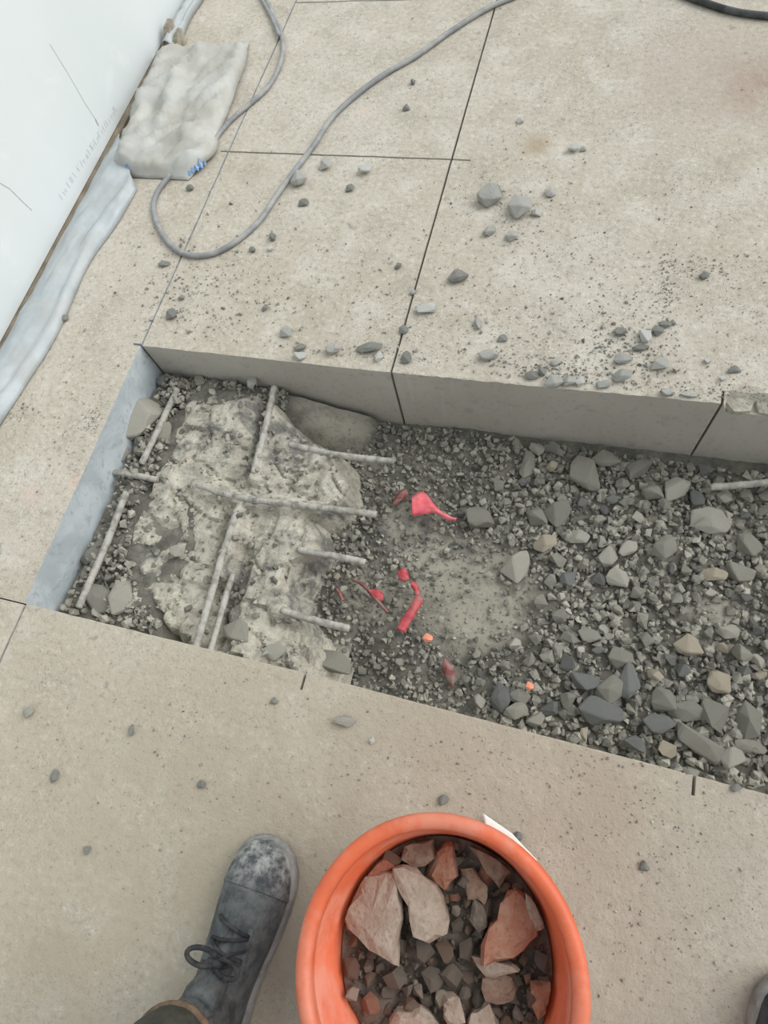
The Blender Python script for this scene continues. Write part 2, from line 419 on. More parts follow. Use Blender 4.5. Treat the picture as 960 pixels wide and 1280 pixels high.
def rock(name, p, sx, sy, sz, mat, kind='r', i=None, rz=None, tilt=.25, sink=.1, r=random):
    """stone of half-extents sx, sy, sz whose lowest point rests (slightly sunk) at p.z"""
    src = {'h': HULLS, 'r': ROUGH, 'f': FLATS}[kind]
    if i is None: i = r.randrange(len(src))
    V = src[i][0]; zr = np.abs(V[:, 2]).max()
    o = link(name, rock_mesh(kind, i, mat))
    e = Euler((r.uniform(-tilt, tilt), r.uniform(-tilt, tilt), r.uniform(0, 6.28) if rz is None else rz))
    o.rotation_euler = e; o.scale = (sx, sy, sz / zr)
    Wv = (V * np.array([sx, sy, sz / zr])) @ np.array(e.to_matrix()).T
    o.location = (p[0], p[1], p[2] - Wv[:, 2].min() * (1 - sink)); return o
def scatter(name, pts, mat, parent=None, flat=.95, tilt=3.14):
    """pts: (x, y, z, r) -> one joined mesh of small hull stones"""
    Vs = []; Fs = []; k = 0
    for (x, y, z, r) in pts:
        V, Fc = CHIPS[rng.integers(len(CHIPS))]
        e = np.array(Euler(rng.uniform(-tilt, tilt, 3)).to_matrix())
        W = (V * np.array([r, r * rng.uniform(.7, 1), r * flat])) @ e.T + np.array([x, y, z])
        Vs.append(W); Fs += [[a + k for a in f] for f in Fc]; k += len(V)
    o = obj(name, np.vstack(Vs), Fs, M[mat], parent); return fix_normals(o)

# ------------------------------------------------------------------ trench bed
def bed_z(x, y):
    return -.226 + .012 * fbm(x * 5, y * 5, 3.3) + .004 * fbm(x * 25, y * 25) - .035 * math.exp(-((x + .33) ** 2 + (y - .16) ** 2) / .006)
xs2 = np.arange(L1 + .004, XR - .002, .014); ys2 = np.arange(YN - .006, YB + .030, .014)
V = [(x, y, bed_z(x, y)) for x in xs2 for y in ys2]; n2 = len(ys2)
Fc = [(i * n2 + j, (i + 1) * n2 + j, (i + 1) * n2 + j + 1, i * n2 + j + 1) for i in range(len(xs2) - 1) for j in range(n2 - 1)]
bed = obj('floor_trench_bed', V, Fc, M['bed'], None, True, (0, 0, -.25))
tag(bed, 'dusty grey ground at the bottom of the trench', 'ground', kind='structure')

# broken concrete left standing around the bars
def poly_w(pts, z): return [(G(u, v, z).x, G(u, v, z).y) for u, v in pts]
MASS = poly_w([(232, 500), (262, 490), (300, 484), (330, 494), (352, 515), (375, 535), (400, 556), (425, 566), (432, 600), (425, 618), (384, 640), (392, 682), (372, 705),
               (360, 735), (366, 765), (384, 788), (392, 815), (385, 850), (240, 815), (200, 775), (170, 735), (160, 690), (163, 650), (180, 615), (200, 580), (215, 540)], -.10)
TROUGH = [poly_w(p, -.1) for p in ([(338, 495), (318, 590)], [(285, 650), (262, 790)], [(300, 690), (275, 800)])]
def sd_poly(x, y, P):
    d = 1e9; ins = False
    for i in range(len(P)):
        (x1, y1), (x2, y2) = P[i], P[(i + 1) % len(P)]
        ex, ey = x2 - x1, y2 - y1; t = max(0, min(1, ((x - x1) * ex + (y - y1) * ey) / (ex * ex + ey * ey + 1e-12)))
        d = min(d, math.hypot(x - x1 - t * ex, y - y1 - t * ey))
        if (y1 > y) != (y2 > y) and x < ex * (y - y1) / (ey + 1e-12) + x1: ins = not ins
    return d if ins else -d
def sd_seg(x, y, s):
    (x1, y1), (x2, y2) = s; ex, ey = x2 - x1, y2 - y1; t = max(0, min(1, ((x - x1) * ex + (y - y1) * ey) / (ex * ex + ey * ey)))
    return math.hypot(x - x1 - t * ex, y - y1 - t * ey)
HP = poly_w([(225, 520), (300, 488), (325, 500), (318, 540), (300, 590), (235, 600), (215, 570)], -.1)
BARS = [(poly_w(p, z), z) for p, z in (([(300, 622), (400, 634)], -.09), ([(246, 606), (300, 622)], -.088), ([(350, 554), (415, 567)], -.105), ([(362, 685), (398, 691)], -.104),
        ([(345, 761), (378, 771)], -.1), ([(343, 483), (333, 530)], -.087), ([(333, 530), (317, 592)], -.09), ([(296, 640), (272, 715)], -.084), ([(150, 592), (210, 601)], -.098))]
def mass_z(x, y):
    d = sd_poly(x, y, MASS) + .016 * fbm(x * 20, y * 20, 1.1)
    if d < -.06: return None
    q = Vector((x * 10 + .6 * nz(x * 8, y * 8), y * 10 + .6 * nz(x * 8, y * 8, 4), .5)); ds, ps = noise.voronoi(q); p0 = ps[0]
    tv = noise.noise_vector(p0 * 3.7); off = nz(p0.x * 5.1, p0.y * 5.1, 7)
    plate = -.108 + .014 * fbm(x * 5, y * 5, 5) + .016 * off + .018 * ((q.x - p0.x) * tv.x + (q.y - p0.y) * tv.y) + .0055 * fbm(x * 24, y * 24) + .0025 * fbm(x * 80, y * 80)
    plate -= .010 * sstep(.10, .0, ds[1] - ds[0]) + .0
    plate += .010 * sstep(0, .05, sd_poly(x, y, HP))
    for s in TROUGH: plate -= .026 * sstep(.034, .010, sd_seg(x, y, s) + .010 * nz(x * 40, y * 40))
    for s, z in BARS: plate += (z + .003 * nz(x * 30, y * 30) + .001 - plate) * sstep(.030, .008, sd_seg(x, y, s) + .006 * nz(x * 35, y * 35, 3))
    k = sstep(-.03 - .022 * max(0, nz(x * 9, y * 9, 12)), .016, d)
    return -.245 * (1 - k) + plate * k
stp = .0065
mx = np.arange(-1.0, -.35, stp); my = np.arange(YN - .01, YB - .003, stp)
idx = {}; V = []; Fc = []
for i, x in enumerate(mx):
    for j, y in enumerate(my):
        z = mass_z(x, y)
        if z is not None: idx[i, j] = len(V); V.append((x, y, z))
for (i, j) in list(idx):
    q = [(i, j), (i + 1, j), (i + 1, j + 1), (i, j + 1)]
    if all(k in idx for k in q): Fc.append([idx[k] for k in q])
mass = obj('broken_concrete', V, Fc, M['mass'])
tag(mass, 'pale jagged mass of broken concrete around the steel bars', 'concrete rubble')

# ------------------------------------------------------------------ steel bars
def rebar(pts, zs, r, label, group='steel bars in the trench'):
    P = [G(u, v, z) for (u, v), z in zip(pts, zs)]
    if len(P) > 2: P = catmull(P, 6)
    D = []
    for a, b in zip(P, P[1:]):
        n = max(2, int((b - a).length / .003))
        D += [a.lerp(b, k / n) for k in range(n)]
    D.append(P[-1])
    rad = [r * .97 * (1.0 if k % 3 == 0 else .92) for k in range(len(D))]
    rad[0] *= .8; rad[-1] *= .8
    V, Fc = tube(D, rad, 10)
    V = [v + noise.noise_vector(v * 60) * .0010 for v in V]
    o = obj('steel_bar', V, Fc, M['rebar'], None, True); return tag(o, label, 'steel bar', group)
rebar([(362, 556), (425, 569), (493, 577)], [-.105, -.105, -.105], .0085, 'short dusty steel bar stub nearest the back wall of the trench')
rebar([(246, 606), (300, 622), (380, 632), (471, 643)], [-.088, -.088, -.09, -.092], .0088, 'longest steel bar crossing the broken concrete and pointing at the pink scrap')
rebar([(372, 687), (412, 694), (457, 703)], [-.103, -.105, -.108], .0085, 'steel bar stub second from the near edge, bare end over gravel')
rebar([(352, 763), (392, 775), (437, 786)], [-.1, -.1, -.102], .0088, 'steel bar stub nearest the near edge, above the dark hollow')
rebar([(343, 483), (333, 530), (317, 592)], [-.085, -.088, -.092], .0085, 'steel bar running from back wall down the broken concrete')
rebar([(296, 640), (272, 715), (244, 812)], [-.085, -.082, -.082], .0088, 'steel bar running across concrete to the near edge, left of its twin')
rebar([(292, 715), (278, 760), (262, 818)], [-.10, -.10, -.10], .0075, 'thinner twin steel bar disappearing under the near edge')
rebar([(222, 486), (200, 532), (177, 580)], [-.092, -.092, -.096], .0085, 'steel bar in the back left corner beside the pale lump')
rebar([(158, 615), (135, 675), (98, 760)], [-.088, -.088, -.088], .0090, 'ribbed steel bar alongside the sawn left face near the front corner')
rebar([(118, 588), (155, 592), (200, 600)], [-.096, -.096, -.096], .0085, 'short steel bar sticking out of the sawn left face')
rebar([(888, 609), (930, 606), (1010, 596)], [-.175, -.172, -.165], .009, 'pale steel bar lying on the gravel at the right edge', 'steel bars in the trench')

# ------------------------------------------------------------------ gravel: the stones that can be told apart
def stone_at(u, v, w, h, mat, label=None, kind='r', ang=0, z=None, flat=.6, i=None, name='stone', group=None, cat='stone'):
    zz = -.205 if z is None else z
    p = G(u, v, zz); m = px_m(p)
    if z is None: p.z = bed_z(p.x, p.y) + .008
    sx, sy = w * m / 2, h * m / 2
    rz = math.radians(-ang) + .215
    o = rock(name, p, sx, sy, min(sx, sy) * flat, mat, kind, i, rz, .12, .12)
    return tag(o, label, cat, group)
KEY = [
 (600, 648, 36, 30, 'stone_mid', 'rounded grey-tan stone just right of the pink plastic scrap', 'r', 20),
 (646, 707, 30, 40, 'stone_pale', 'pale wedge-shaped stone left of the tan stone in the gravel', 'r', 30),
 (681, 679, 28, 22, 'stone_tan', 'tan pinkish stone in the middle of the gravel', 'r', -20),
 (722, 670, 28, 20, 'stone_pale', 'pale flat stone right of the tan pinkish stone', 'r', 10),
 (731, 591, 36, 46, 'stone_mid', 'large upright grey slab stone below the back wall', 'f', 5),
 (660, 580, 18, 38, 'stone_mid', 'narrow upright stone below the back wall, left of the large slab stone', 'h', 10),
 (697, 640, 30, 34, 'stone_mid', 'grey blocky stone above the tan pinkish stone', 'r', 40),
 (671, 643, 24, 26, 'stone_mid', 'rounded grey stone above and left of the tan pinkish stone', 'h', 0),
 (760, 696, 26, 26, 'stone_pale', 'pale rounded stone in the gravel, left of the roundest stone', 'r', 0),
 (783, 682, 30, 24, 'stone_pale', 'pale stone resting against the pale rounded stone in the middle gravel', 'r', -40),
 (829, 686, 30, 32, 'stone_mid', 'roundest grey stone in the right half of the gravel', 'r', 0),
 (887, 650, 48, 36, 'stone_pale', 'large pale layered stone below the bar at the right edge', 'r', 15),
 (893, 717, 30, 18, 'stone_tan', 'yellowish oval stone near the right side of the gravel', 'r', 5),
 (927, 714, 34, 24, 'stone_mid', 'grey stone right of the yellowish oval stone', 'r', 20),
 (945, 682, 44, 30, 'stone_mid', 'broad grey stone at the right edge below the layered stone', 'r', 15),
 (772, 722, 28, 22, 'stone_pale', 'pale stone below the pale rounded stone of the middle gravel', 'r', 15),
 (816, 612, 24, 22, 'stone_mid', 'squarish grey stone left of the pale bar end', 'h', 0),
 (800, 583, 34, 20, 'stone_mid', 'flat grey stone at the foot of the back wall', 'h', -20),
 (758, 572, 34, 22, 'stone_mid', 'broad grey stone under the back wall, right of the large slab stone', 'r', 10),
 (896, 846, 30, 44, 'stone_tan', 'tan pinkish upright stone in the lower right of the gravel', 'r', -25),
 (750, 889, 52, 34, 'stone_dark', 'large dark oval stone close to the near edge', 'r', 8),
 (857, 888, 46, 28, 'stone_mid', 'long grey stone near the near edge, right of the dark oval stone', 'r', 15),
 (892, 894, 32, 34, 'stone_mid', 'three-cornered grey stone right of the long grey stone', 'h', 20),
 (935, 901, 28, 46, 'stone_mid', 'tall pointed grey stone at the lower right edge of the gravel', 'h', 15),
 (874, 928, 64, 26, 'stone_mid', 'long diagonal slab stone lying along the near edge', 'f', 40),
 (940, 932, 40, 18, 'stone_mid', 'flat grey stone below the tall pointed stone', 'r', 10),
 (916, 948, 30, 26, 'stone_pale', 'pale stone nearest the near edge at right', 'r', 0),
 (824, 904, 40, 26, 'stone_dark', 'dark stone between the oval stone and the diagonal slab stone', 'r', 0),
 (829, 874, 30, 28, 'stone_mid', 'grey stone above the dark stone by the near edge', 'r', 0),
 (762, 862, 36, 34, 'stone_mid', 'blocky stone right above the large dark oval stone', 'r', 0),
 (786, 850, 26, 44, 'stone_dark', 'tall dark stone right of the blocky stone by the near edge', 'r', 10),
 (731, 852, 36, 22, 'stone_dark', 'flat dark stone above and left of the large dark oval stone', 'r', 5),
 (776, 821, 30, 26, 'stone_mid', 'grey stone above the tall dark stone', 'r', 0),
 (738, 793, 30, 20, 'stone_mid', 'grey oval stone in the lower middle gravel', 'r', 10),
 (625, 872, 26, 36, 'stone_dark', 'bluish dark stone at the near edge below the dusty patch', 'r', -15),
 (603, 876, 22, 18, 'stone_pale', 'small pale stone left of the bluish dark stone', 'r', 0),
 (650, 866, 26, 28, 'stone_mid', 'grey stone right of the bluish dark stone', 'r', 0),
 (645, 888, 30, 22, 'stone_mid', 'grey stone at the near edge below the bluish dark stone', 'r', 0),
 (862, 806, 34, 26, 'stone_tan', 'tan dusty stone in the right half, above the tan upright stone', 'r', 20),
 (911, 789, 26, 20, 'stone_pale', 'pale stone right of the tan dusty stone', 'r', 20),
 (845, 608, 28, 40, 'stone_pale', 'pale flat stone under the tip of the bar at right', 'f', 60),
 (562, 850, 16, 30, 'darkred', None, None, 0),
]
taken = []
for (u, v, wd, ht, mat, lab, kind, ang) in KEY:
    if kind is None: continue
    o = stone_at(u, v, wd * 1.05, ht * 1.05, mat, lab, kind, ang, name='stone')
    taken.append((o.location.x, o.location.y, max(o.scale.x, o.scale.y)))
def size_at(x, y):
    """largest stone half-size (m) by place: coarse on the right and by the near edge, fine in the dusty middle"""
    u, v = proj((x, y, -.2))
    s = .0185
    s *= .55 + .45 * sstep(560, 700, u)
    s *= 1 - .45 * math.exp(-((u - 600) ** 2 / 70 ** 2 + (v - 745) ** 2 / 60 ** 2))
    s *= 1 - .35 * math.exp(-((u - 900) ** 2 / 70 ** 2 + (v - 770) ** 2 / 30 ** 2))
    s *= 1 + .25 * sstep(820, 900, v)
    return s
def visible_bed(x, y):
    u, v = proj((x, y, -.2)); return -10 < u < 985 and y > .125 and sd_poly(x, y, MASS) < -.025
r4 = random.Random(21); n = 0; tries = 0
GL = 'grey crushed stone among the loose gravel of the trench'
while n < 258 and tries < 60000:
    tries += 1
    x, y = r4.uniform(-.52, .64), r4.uniform(.125, YB - .012)
    if not visible_bed(x, y): continue
    s = size_at(x, y) * r4.uniform(.62, 1.1) * max(.55, 1 - tries / 90000)
    if s < .0062: continue
    if y + s * .8 > YB + np.interp(x, [-.38, .309], [0, .02]): continue
    if any((x - a) ** 2 + (y - b) ** 2 < ((s + c) * .86) ** 2 for a, b, c in taken): continue
    mt = r4.choices(('stone_mid', 'stone_dark', 'stone_pale', 'stone_tan'), (6, 2.2, 2.0, .35))[0]
    o = rock('stone', (x, y, bed_z(x, y) + r4.uniform(.002, .010)), s, s * r4.uniform(.6, .95), s * r4.uniform(.55, .85), mat=mt, kind=r4.choice('hhr'), tilt=.35, r=r4)
    u, v = proj((x, y, -.2))
    where = 'below the back wall of the trench' if v < 620 and u > 520 else 'along the near edge of the trench' if v > 880 - (900 - u) * .3 else 'beside the broken concrete and bar stubs' if u < 520 else \
            'at the right side of the trench' if u > 830 else 'around the dusty patch in the trench' if u < 660 else 'in the middle of the gravel'
    tag(o, {'stone_mid': 'small grey', 'stone_dark': 'small dark grey', 'stone_pale': 'small pale', 'stone_tan': 'small tan'}[mt] + ' crushed stone ' + where, 'stone', 'gravel stones in the trench'); taken.append((x, y, s)); n += 1
# the rest, too small or too many to pick apart
pts = []
for k in range(11500):
    x, y = rng.uniform(-.62, .97), rng.uniform(.10, YB - .004)
    if sd_poly(x, y, MASS) > -.012: continue
    s = rng.choice([.004, .006, .008, .0105, .013], p=[.24, .26, .24, .16, .10]) * (size_at(x, y) / .0195) ** .6
    u, v = proj((x, y, -.2))
    dust = math.exp(-((u - 600) ** 2 / 75 ** 2 + (v - 745) ** 2 / 55 ** 2)) + .7 * math.exp(-((u - 505) ** 2 / 30 ** 2 + (v - 650) ** 2 / 25 ** 2))
    if rng.random() < dust * .85: continue
    if dust > .25: s *= .7
    pts.append((x, y, bed_z(x, y) + s * rng.uniform(.2, .8), s))
g = scatter('fine_gravel', pts, 'gravel'); tag(g, 'fine grey gravel filling the trench between the larger stones', 'gravel', kind='stuff')

# loose rubble along the sawn left face and on the concrete
LUMP = [
 (178, 530, 46, 62, 'stone_pale', -.118, 'pale concrete lump between the sawn left face and the corner bar'),
 (135, 745, 56, 46, 'stone_mid', -.125, 'grey concrete lump in the front left corner of the trench'),
 (232, 483, 24, 18, 'stone_tan', -.12, 'small pinkish lump at the top of the corner bar'),
 (150, 572, 26, 34, 'stone_mid', -.118, 'grey lump against the sawn left face above the short bar'),
 (122, 690, 30, 40, 'stone_mid', -.122, 'grey lump wedged between the sawn left face and the ribbed bar'),
 (225, 690, 22, 20, 'stone_pale', -.108, 'small pale lump sitting on the broken concrete'),
 (320, 482, 22, 20, 'chip_grey', -.10, 'grey chip by the top end of the bar at the back wall'),
 (185, 470, 20, 16, 'stone_mid', -.112, 'small grey lump in the back left corner'),
 (205, 478, 16, 16, 'stone_dark', -.112, 'small dark lump in the back left corner'),
 (300, 790, 40, 30, 'stone_mid', -.125, 'grey lump right of the twin bars at the near edge'),
 (340, 810, 46, 32, 'stone_pale', -.14, 'dusty lump at the near edge below the broken concrete'),
 (128, 700, 24, 30, 'stone_pale', -.118, 'pale lump beside the ribbed bar at the left'),
 (165, 755, 60, 44, 'stone_pale', -.128, 'large dusty lump at the near edge left of the broken concrete'),
 (205, 545, 26, 34, 'stone_mid', -.118, 'grey lump right of the corner bar'),
 (255, 480, 30, 16, 'stone_mid', -.118, 'flat grey lump under the back wall at left'),
 (420, 830, 50, 30, 'stone_mid', -.20, 'broad dusty stone under the near edge by the dark hollow'),
]
for (u, v, wd, ht, mt, z, lab) in LUMP: stone_at(u, v, wd, ht, mt, lab, 'r', 30, z, .55, name='rubble_lump', cat='rubble', group='lumps of rubble at the left of the trench')
pts = []
for k in range(3200):
    x, y = rng.uniform(-1.015, -.78), rng.uniform(.11, YB - .02)
    d = sd_poly(x, y, MASS)
    if d > -.004: continue
    s = rng.choice([.004, .006, .009, .013], p=[.35, .35, .2, .1])
    if x - s < L1 + .004 or y + s > YB - .008: continue
    pts.append((x, y, -.108 + .018 * nz(x * 14, y * 14) + rng.uniform(-.025, .010), s))
for k in range(700):
    x, y = rng.uniform(-.98, -.45), rng.uniform(.11, YB - .03); d = sd_poly(x, y, MASS)
    if d < .012 or y > .74: continue
    z = mass_z(x, y); s = rng.choice([.003, .0045, .007, .010], p=[.4, .3, .2, .1]); pts.append((x, y, z + s * .3, s))
for k in range(420):                                                     # crumbs along the back wall foot
    x, y = rng.uniform(-1.0, -.66), YB - rng.uniform(.012, .07); s = rng.choice([.004, .006, .008]); d = sd_poly(x, y, MASS)
    pts.append((x, y, (-.118 if x < -.7 else -.118 - (x + .7) * .3) + rng.uniform(-.02, .006), s))
g = scatter('fine_rubble', pts, 'gravel'); tag(g, 'fine grey rubble along the sawn left face of the trench', 'rubble', kind='stuff')
# ground under that rubble
xs3 = np.arange(L1 + .004, -.42, .012); ys3 = np.arange(YN - .006, YB - .004, .012); n3 = len(ys3); V = []
for x in xs3:
    for y in ys3:
        lvl = -.114 + .020 * fbm(x * 12, y * 12, 8) if x < -.80 else float(np.interp(x, [-.80, -.68, -.40], [-.114, -.128, -.205])) + .010 * fbm(x * 12, y * 12, 8)
        e = max(sstep(-.62, -.80, x), sstep(YB - .15, YB - .05, y) * sstep(-.42, -.46, x))
        V.append((x, y, lvl * e + (-.26) * (1 - e)))
Fc = [(i * n3 + j, (i + 1) * n3 + j, (i + 1) * n3 + j + 1, i * n3 + j + 1) for i in range(len(xs3) - 1) for j in range(n3 - 1)]
o = obj('rubble_base', V, Fc, M['bed'], bed, True, (0, 0, -.25))

# ------------------------------------------------------------------ flat broken pieces from an outline
def slab(name, pts, z, thick, mat, label, cat, group=None, tilt=(0, 0), rough=.003, parent=None, taper=.86):
    P = [G(u, v, z) for u, v in pts]; c = sum(P, Vector()) / len(P); n = len(P); V = []
    Q = []
    for i in range(n):                                                   # a midpoint on every side, pushed about
        a, b = P[i], P[(i + 1) % n]; Q += [a, a.lerp(b, .5) + noise.noise_vector(a * 40) * rough]
    m = len(Q)
    def zt(p): return (p.x - c.x) * tilt[0] + (p.y - c.y) * tilt[1]
    for k, (f, dz) in enumerate(((.55, thick * .08), (.92, 0), (1.0, -thick * .3), (taper, -thick))):
        for i, p in enumerate(Q):
            d = c + (p - c) * f; jit = noise.noise_vector(Vector((p.x * 55, p.y * 55, k * 3.7))) * rough
            V.append(Vector((d.x + jit.x, d.y + jit.y, z + dz + zt(d) + jit.z * (.25 if k == 0 else 1 if thick > .005 else .4))))
    V.append(Vector((c.x, c.y, z + thick * .08))); V.append(Vector((c.x, c.y, z - thick)))
    if group == 'rubble pieces in the bucket':
        for p in V:                                                      # stay inside the bucket wall
            lim = .118 + max(p.z, .012) * .143 - .006; dx, dy = p.x - BC[0], p.y - BC[1]; l = math.hypot(dx, dy)
            if l > lim: p.x, p.y = BC[0] + dx * lim / l, BC[1] + dy * lim / l
    Fc = [(i, (i + 1) % m, 4 * m) for i in range(m)] + [(3 * m + (i + 1) % m, 3 * m + i, 4 * m + 1) for i in range(m)]
    for k in range(3): Fc += [(k * m + (i + 1) % m, k * m + i, (k + 1) * m + i, (k + 1) * m + (i + 1) % m) for i in range(m)]
    o = obj(name, V, Fc, M[mat], parent)
    return tag(fix_normals(o), label, cat, group)

# ------------------------------------------------------------------ red plastic scraps
def film(name, a_pts, b_pts, z, mat, label, group='red plastic scraps in the trench', amp=.006, n=5, kids=None):
    A = catmull([G(u, v, z) for u, v in a_pts], 5); B = catmull([G(u, v, z) for u, v in b_pts], 5); m = len(A); V = []; Fc = []
    for i in range(m):
        for k in range(n + 1):
            t = k / n; p = A[i].lerp(B[i], t)
            p = p + Vector((0, 0, amp * (1.2 + nz(p.x * 60, p.y * 60, 2)) + amp * math.sin(t * PI) * .8)); V.append(p)
    for i in range(m - 1):
        for k in range(n): a = i * (n + 1) + k; Fc.append((a, a + 1, a + n + 2, a + n + 1))
    o = obj(name, V, Fc, M[mat], None, True); s = o.modifiers.new('thickness', 'SOLIDIFY'); s.thickness = .0014
    return tag(o, label, 'plastic scrap', group)
film('plastic_scrap', [(516, 622), (530, 617), (545, 634), (560, 646), (572, 650)], [(516, 648), (532, 645), (546, 645), (558, 652), (570, 654)], -.19, 'pink', 'bright pink-red plastic scrap with a pointed tail on the gravel', amp=.010)
film('plastic_scrap', [(490, 630), (500, 615), (508, 612)], [(494, 634), (504, 626), (512, 622)], -.20, 'darkred', 'faint dusty red scrap left of the pink one', amp=.006)
film('plastic_scrap', [(497, 716), (505, 711), (511, 717)], [(499, 725), (506, 729), (512, 726)], -.2, 'red', 'torn dusty red scrap farther above the rolled red strip', amp=.006)
film('plastic_scrap', [(515, 727), (521, 730), (526, 742)], [(514, 734), (518, 740), (520, 748)], -.195, 'red', 'small red shred touching the top of the rolled red strip', amp=.006)
film('plastic_scrap', [(462, 738), (474, 738), (480, 744)], [(466, 750), (474, 753), (480, 752)], -.20, 'red', 'small dusty red scrap right of the bar stub tips', amp=.007)
film('plastic_scrap', [(420, 738), (425, 745), (428, 755)], [(424, 738), (429, 744), (432, 752)], -.215, 'darkred', 'faint red sliver below the second bar stub', amp=.012)
film('plastic_scrap', [(556, 822), (564, 830), (570, 842)], [(552, 836), (558, 850), (566, 862)], -.20, 'darkred', 'dark dirty red scrap close to the near edge', amp=.006)
film('plastic_scrap', [(440, 726), (455, 735), (470, 752), (485, 768)], [(442, 724), (457, 732), (472, 749), (487, 766)], -.2, 'darkred', 'thin dull red strand curling beside the small red scrap', amp=.007, n=2)
P = [G(u, v, -.178) for u, v in ((501, 789), (508, 776), (516, 764), (525, 747))]
Pc = catmull(P, 6); V = []; Fc = []; nn = 14
for i, p in enumerate(Pc):
    t = (Pc[min(i + 1, len(Pc) - 1)] - Pc[max(i - 1, 0)]).normalized(); b = Vector((-t.y, t.x, 0)).normalized()
    for k in range(nn + 1):
        a = -.9 + (PI + 1.8) * k / nn; rr = .012 * (1 + .1 * nz(i * .7, k * .5)) - .0006 * k * .3
        V.append(p + b * math.cos(a) * rr + Vector((0, 0, math.sin(a) * rr)))
for i in range(len(Pc) - 1):
    for k in range(nn): a = i * (nn + 1) + k; Fc.append((a, a + 1, a + nn + 2, a + nn + 1))
o = obj('plastic_scrap', V, Fc, M['red'], None, True); s = o.modifiers.new('thickness', 'SOLIDIFY'); s.thickness = .0015
tag(o, 'deep red rolled plastic strip lying in the dusty gravel', 'plastic scrap', 'red plastic scraps in the trench')
stone_at(535, 798, 13, 12, 'coral', 'small coral-orange chip below the rolled red strip', 'r', 0, -.20, .6, name='brick_chip', cat='chip')
stone_at(662, 858, 10, 12, 'coral', 'tiny coral chip near the near edge above the grey stones', 'r', 0, -.20, .6, name='brick_chip', cat='chip')

